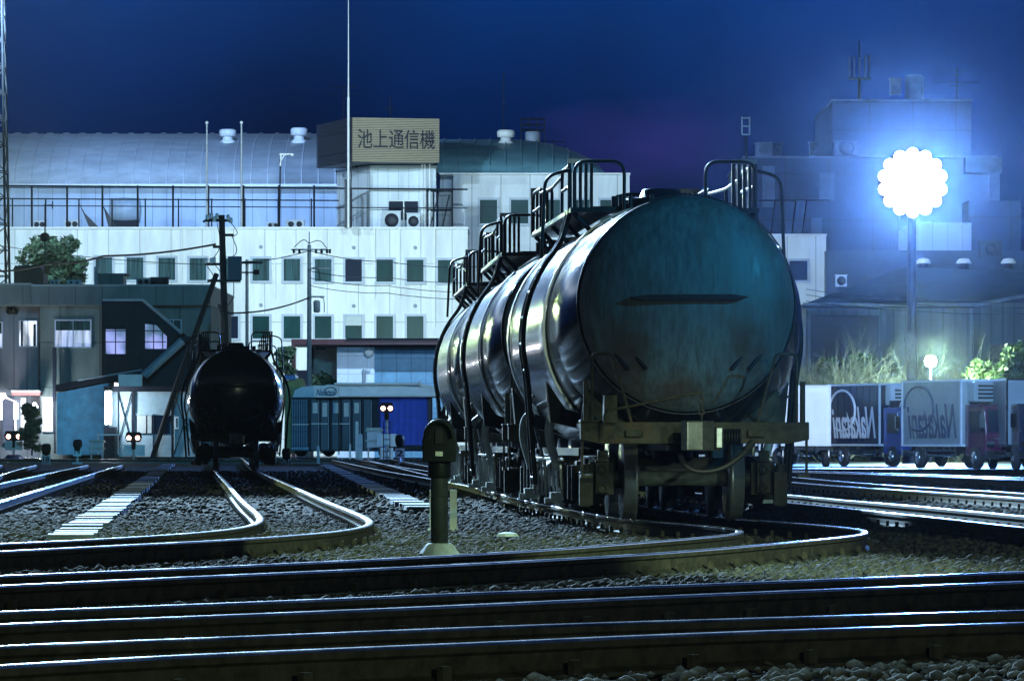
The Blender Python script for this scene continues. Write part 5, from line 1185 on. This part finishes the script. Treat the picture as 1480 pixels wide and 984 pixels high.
bare_shrub('spiky bare shrub right of the glowing globe lamp', 1378, 206, 70, 448, 340)
bare_shrub('low bare shrub squeezed between the tall one and the wagon side one', 1218, 203, 56, 464, 300)
bare_shrub('bare shrub behind the glowing globe lamp', 1345, 209, 56, 470, 260)
tree('low leafy green bush between the globe lamp and the corner bush', 1418, 656, 203, 56, 522, 570, m_leafl, 1500, .14, name='bush', cat='bush')
tree('big bright leafy bush in front of the warehouse corner', 1468, 656, 200, 64, 494, 580, m_leafl, 2600, .17, name='bush', cat='bush')
tree('dense dark hedge bush under the bare shrubs behind the trucks', 1240, 656, 209, 130, 515, 580, m_leaf, 3600, .17, name='bush', cat='bush', trunk=False)
# ---- trucks: nose towards -y (local), box behind
def truck(label, x, d, ang, box_m, cab_m, L=4.9, Wd=2.05, Hh=2.95, text=None, tm=None, rear_bright=False, ribs=False, front_text=None, fridge=True):
    X = P(x, 660, d); t = thing('box_truck', label, 'truck', (X[0], d, -.12), ang, 'box trucks parked in a row')
    hw = Wd/2
    m = MB(); m.b2(-hw, hw, 0, L, .75, Hh); bx_ = m.build('cargo_box', box_m, t, .03)
    m = MB()
    for z in (.74, Hh-.06): m.b2(-hw-.025, hw+.025, -.025, L+.025, z, z+.07)
    for xx in (-hw, hw): m.b2(xx-.03, xx+.03, -.03, .05, .75, Hh); m.b2(xx-.03, xx+.03, L-.05, L+.03, .75, Hh)
    m.build('box_trim', m_chrome if ribs else m_trim, bx_)
    if ribs:
        m = MB()
        for i in range(26): m.b2(-hw+.05, hw-.05, -.06, 0, .85+i*.079, .885+i*.079); m.b2(-hw-.03, -hw, .1, L-.1, .85+i*.079, .885+i*.079)
        m.build('corrugation', box_m, bx_)
    elif box_m is m_truckdark:
        m = MB()
        for i in range(8): m.b2(-hw-.02, -hw, .3+i*.56, .36+i*.56, .85, Hh-.1)
        m.build('corrugation', box_m, bx_)
    if text:
        lt = text_mesh(text, tm, bx_, 'lettering', 1.15, ((-hw-.035, L*.48, 1.58), (R(90), 0, R(-90))), .014, .35, mirror=True, width=L*.84)
        m = MB(); m.tube([(-hw-.035, L*.70+L*.25*math.cos(a), 2.02+.74*math.sin(a)) for a in [i*2*math.pi/30 for i in range(26)]], .045, 6); m.build('emblem', tm, bx_)
    if rear_bright:
        m = MB()
        for i in range(24): m.b2(-hw+.12, hw-.12, -.05, -.005, .88+i*.076, .935+i*.076)
        m.build('roller_door', m_truckwhite, bx_)
    else:
        # cab
        m = MB(); pr = [(-1.62, .45), (-1.62, 1.15), (-1.42, 2.02), (-1.2, 2.12), (-.06, 2.12), (-.06, .45)]
        m.prism(pr, 'x', -hw+.1, hw-.1); cab = m.build('cab', cab_m, t, .05)
        m = MB(); m.add([(-hw+.2, -1.63, 1.2), (hw-.2, -1.63, 1.2), (hw-.24, -1.46, 1.95), (-hw+.24, -1.46, 1.95)], [(0, 1, 2, 3)]); m.v = [(a, b-.012, c) for a, b, c in m.v]; m.build('windscreen', m_darkglass, cab)
        for s_ in (-1, 1):
            m = MB(); m.prism([(-1.4, 1.2), (-.45, 1.2), (-.45, 1.9), (-1.28, 1.9)], 'x', s_*(hw-.1), s_*(hw-.085)); dn = m.build('door_window', m_darkglass, cab)
            m = MB(); m.b2(s_*(hw-.42), s_*(hw-.14), -1.67, -1.61, .72, .92); m.build('headlight', m_chrome, cab)
            m = MB(); m.tube([(s_*(hw-.1), -1.5, 1.95), (s_*(hw+.1), -1.75, 1.9), (s_*(hw+.1), -1.75, 1.3)], .02, 5); m.b2(s_*(hw+.02), s_*(hw+.2), -1.80, -1.73, 1.35, 1.8); m.build('mirror', m_chrome, cab)
        m = MB(); m.b2(-hw+.08, hw-.08, -1.72, -1.6, .36, .62); m.b2(-hw+.2, hw-.2, -1.66, -1.6, .98, 1.02); m.b2(-.55, .55, -1.665, -1.6, .72, .78); m.b2(-.55, .55, -1.665, -1.6, .84, .88); m.build('bumper', m_chrome, t, .02)
        m = MB(); m.b2(-.25, .25, -1.735, -1.715, .42, .56); m.build('number_plate', m_plate, t)
        if fridge:
            m = MB(); m.b2(-hw+.2, hw-.2, -.55, -.03, 2.2, Hh-.08); fg = m.build('cooling_unit', m_trucksilver if box_m is not m_truckdark else m_truckwhite, t, .04)
            m = MB()
            for i in range(4): m.b2(-.7, .7, -.58, -.545, 2.3+i*.13, 2.37+i*.13)
            m.build('grille', m_acdark, fg)
        if front_text:
            m = MB(); m.b2(-hw+.12, hw-.12, -.62, -.565, 2.02, 2.36); wd = m.build('wind_board', m_truckdark, t)
            text_mesh(front_text, m_letter, wd, 'lettering', .26, ((.0, -.64, 2.18), (R(90), 0, 0)), .012, .35, width=1.2)
    m = MB(); m.b2(-.42, -.32, -1.3, L-.1, .5, .74); m.b2(.32, .42, -1.3, L-.1, .5, .74)
    for i in range(5): m.b2(-.9, .9, .2+i*1.0, .26+i*1.0, .6, .74)
    m.b2(-hw, hw, L-.12, L-.02, .42, .54); m.build('chassis', m_cont, t)
    m = MB()
    for s_ in (-1, 1):
        for z in (.42, .58): m.b2(s_*(hw-.06), s_*(hw-.02), .5, L*.6, z, z+.05)
        for yy in (.5, L*.3, L*.6): m.b2(s_*(hw-.05), s_*(hw-.03), yy, yy+.05, .36, .74)
    m.build('side_guard', m_chrome, t)
    for s_ in (-1, 1):
        for yy in ((-.95, L*.74) if not rear_bright else (L*.2, L*.85)):
            m = MB(); m.lathe([(.2, 0), (.33, 0), (.37, .04), (.37, .2), (.33, .23), (.2, .22)], (s_*(hw-.24), yy, .37), 'x', 22) if s_ > 0 else m.lathe([(.2, 0), (.33, 0), (.37, -.04), (.37, -.2), (.33, -.23), (.2, -.22)], (s_*(hw-.24), yy, .37), 'x', 22)
            wh = m.build('wheel', m_tyre, t)
            m = MB(); m.lathe([(.03, s_*.245), (.08, s_*.24), (.1, s_*.2), (.17, s_*.2), (.21, s_*.235)], (s_*(hw-.24), yy, .37), 'x', 16); m.build('rim', m_chrome, wh)
    return t
TA = R(20)
truck('navy blue box truck with pale script lettering on its ribbed side', 1310, 169, TA, m_truckdark, m_cabblue, 4.6, 2.1, 2.98, 'Nakatani', m_letter, front_text='Nakatani')
truck('silver box truck with dark script lettering and maroon cab', 1431, 155, TA, m_trucksilver, m_cabred, 4.6, 2.1, 2.94, 'Nakatani', m_letterd)
truck('white box truck with brightly lit roller door facing the yard', 1165, 168, R(-3), m_truckwhite, m_cab, 4.6, 1.72, 2.9, rear_bright=True)
truck('ribbed silver box truck cut by the right picture edge', 1502, 152, R(4), m_trucksilver, m_cab, 4.6, 2.1, 2.94, ribs=True, rear_bright=False, fridge=False)
truck('pale truck mostly hidden behind the lead wagon end beam', 1098, 172, R(80), m_truckwhite, m_truckwhite, 4.0, 2.0, 1.6, fridge=False)
# track number tag
X = P(1087, 667, 150); t = thing('number_post', 'small numbered white tag on a stake behind the wagon wheels', 'sign', (X[0], 150, -.17)); z = X[2]+.17
m = MB(); m.cyl((0, 0, 0), (0, 0, z), .02, 6); m.build('stake', m_conc, t); m = MB(); m.b2(-.1, .1, -.04, -.02, z-.09, z+.09); pl = m.build('plate', m_plate, t)
text_mesh('25', m_signtext, pl, 'lettering', .12, ((0, -.046, z), (R(90), 0, 0)), .02, depth=.01)
t = thing('loose_rock', 'pale flat rock lying on the gravel right of the dwarf signal', 'rock', (*G(733, 772, -.12)[:2], -.15)); m = MB(); m.lathe([(.05, 0), (.12, .01), (.1, .04), (.03, .055)], n=7, smooth=False); m.build('stone', m_concbase, t)

# ================================================================== HAZE
m = MB(); m.b2(-190, 190, -34, 425, -1.2, 38)
vm = bpy.data.materials.new('haze'); vm.use_nodes = True; nt = vm.node_tree
for n_ in list(nt.nodes):
    if n_.type == 'BSDF_PRINCIPLED': nt.nodes.remove(n_)
pv = nt.nodes.new('ShaderNodeVolumePrincipled'); pv.inputs['Color'].default_value = (.9, .93, 1, 1); pv.inputs['Density'].default_value = .000042; pv.inputs['Anisotropy'].default_value = .982
nt.links.new(pv.outputs[0], nt.nodes['Material Output'].inputs['Volume'])
tag(m.build('haze', vm), 'thin night haze hanging over the whole yard', 'haze', None, 'stuff')
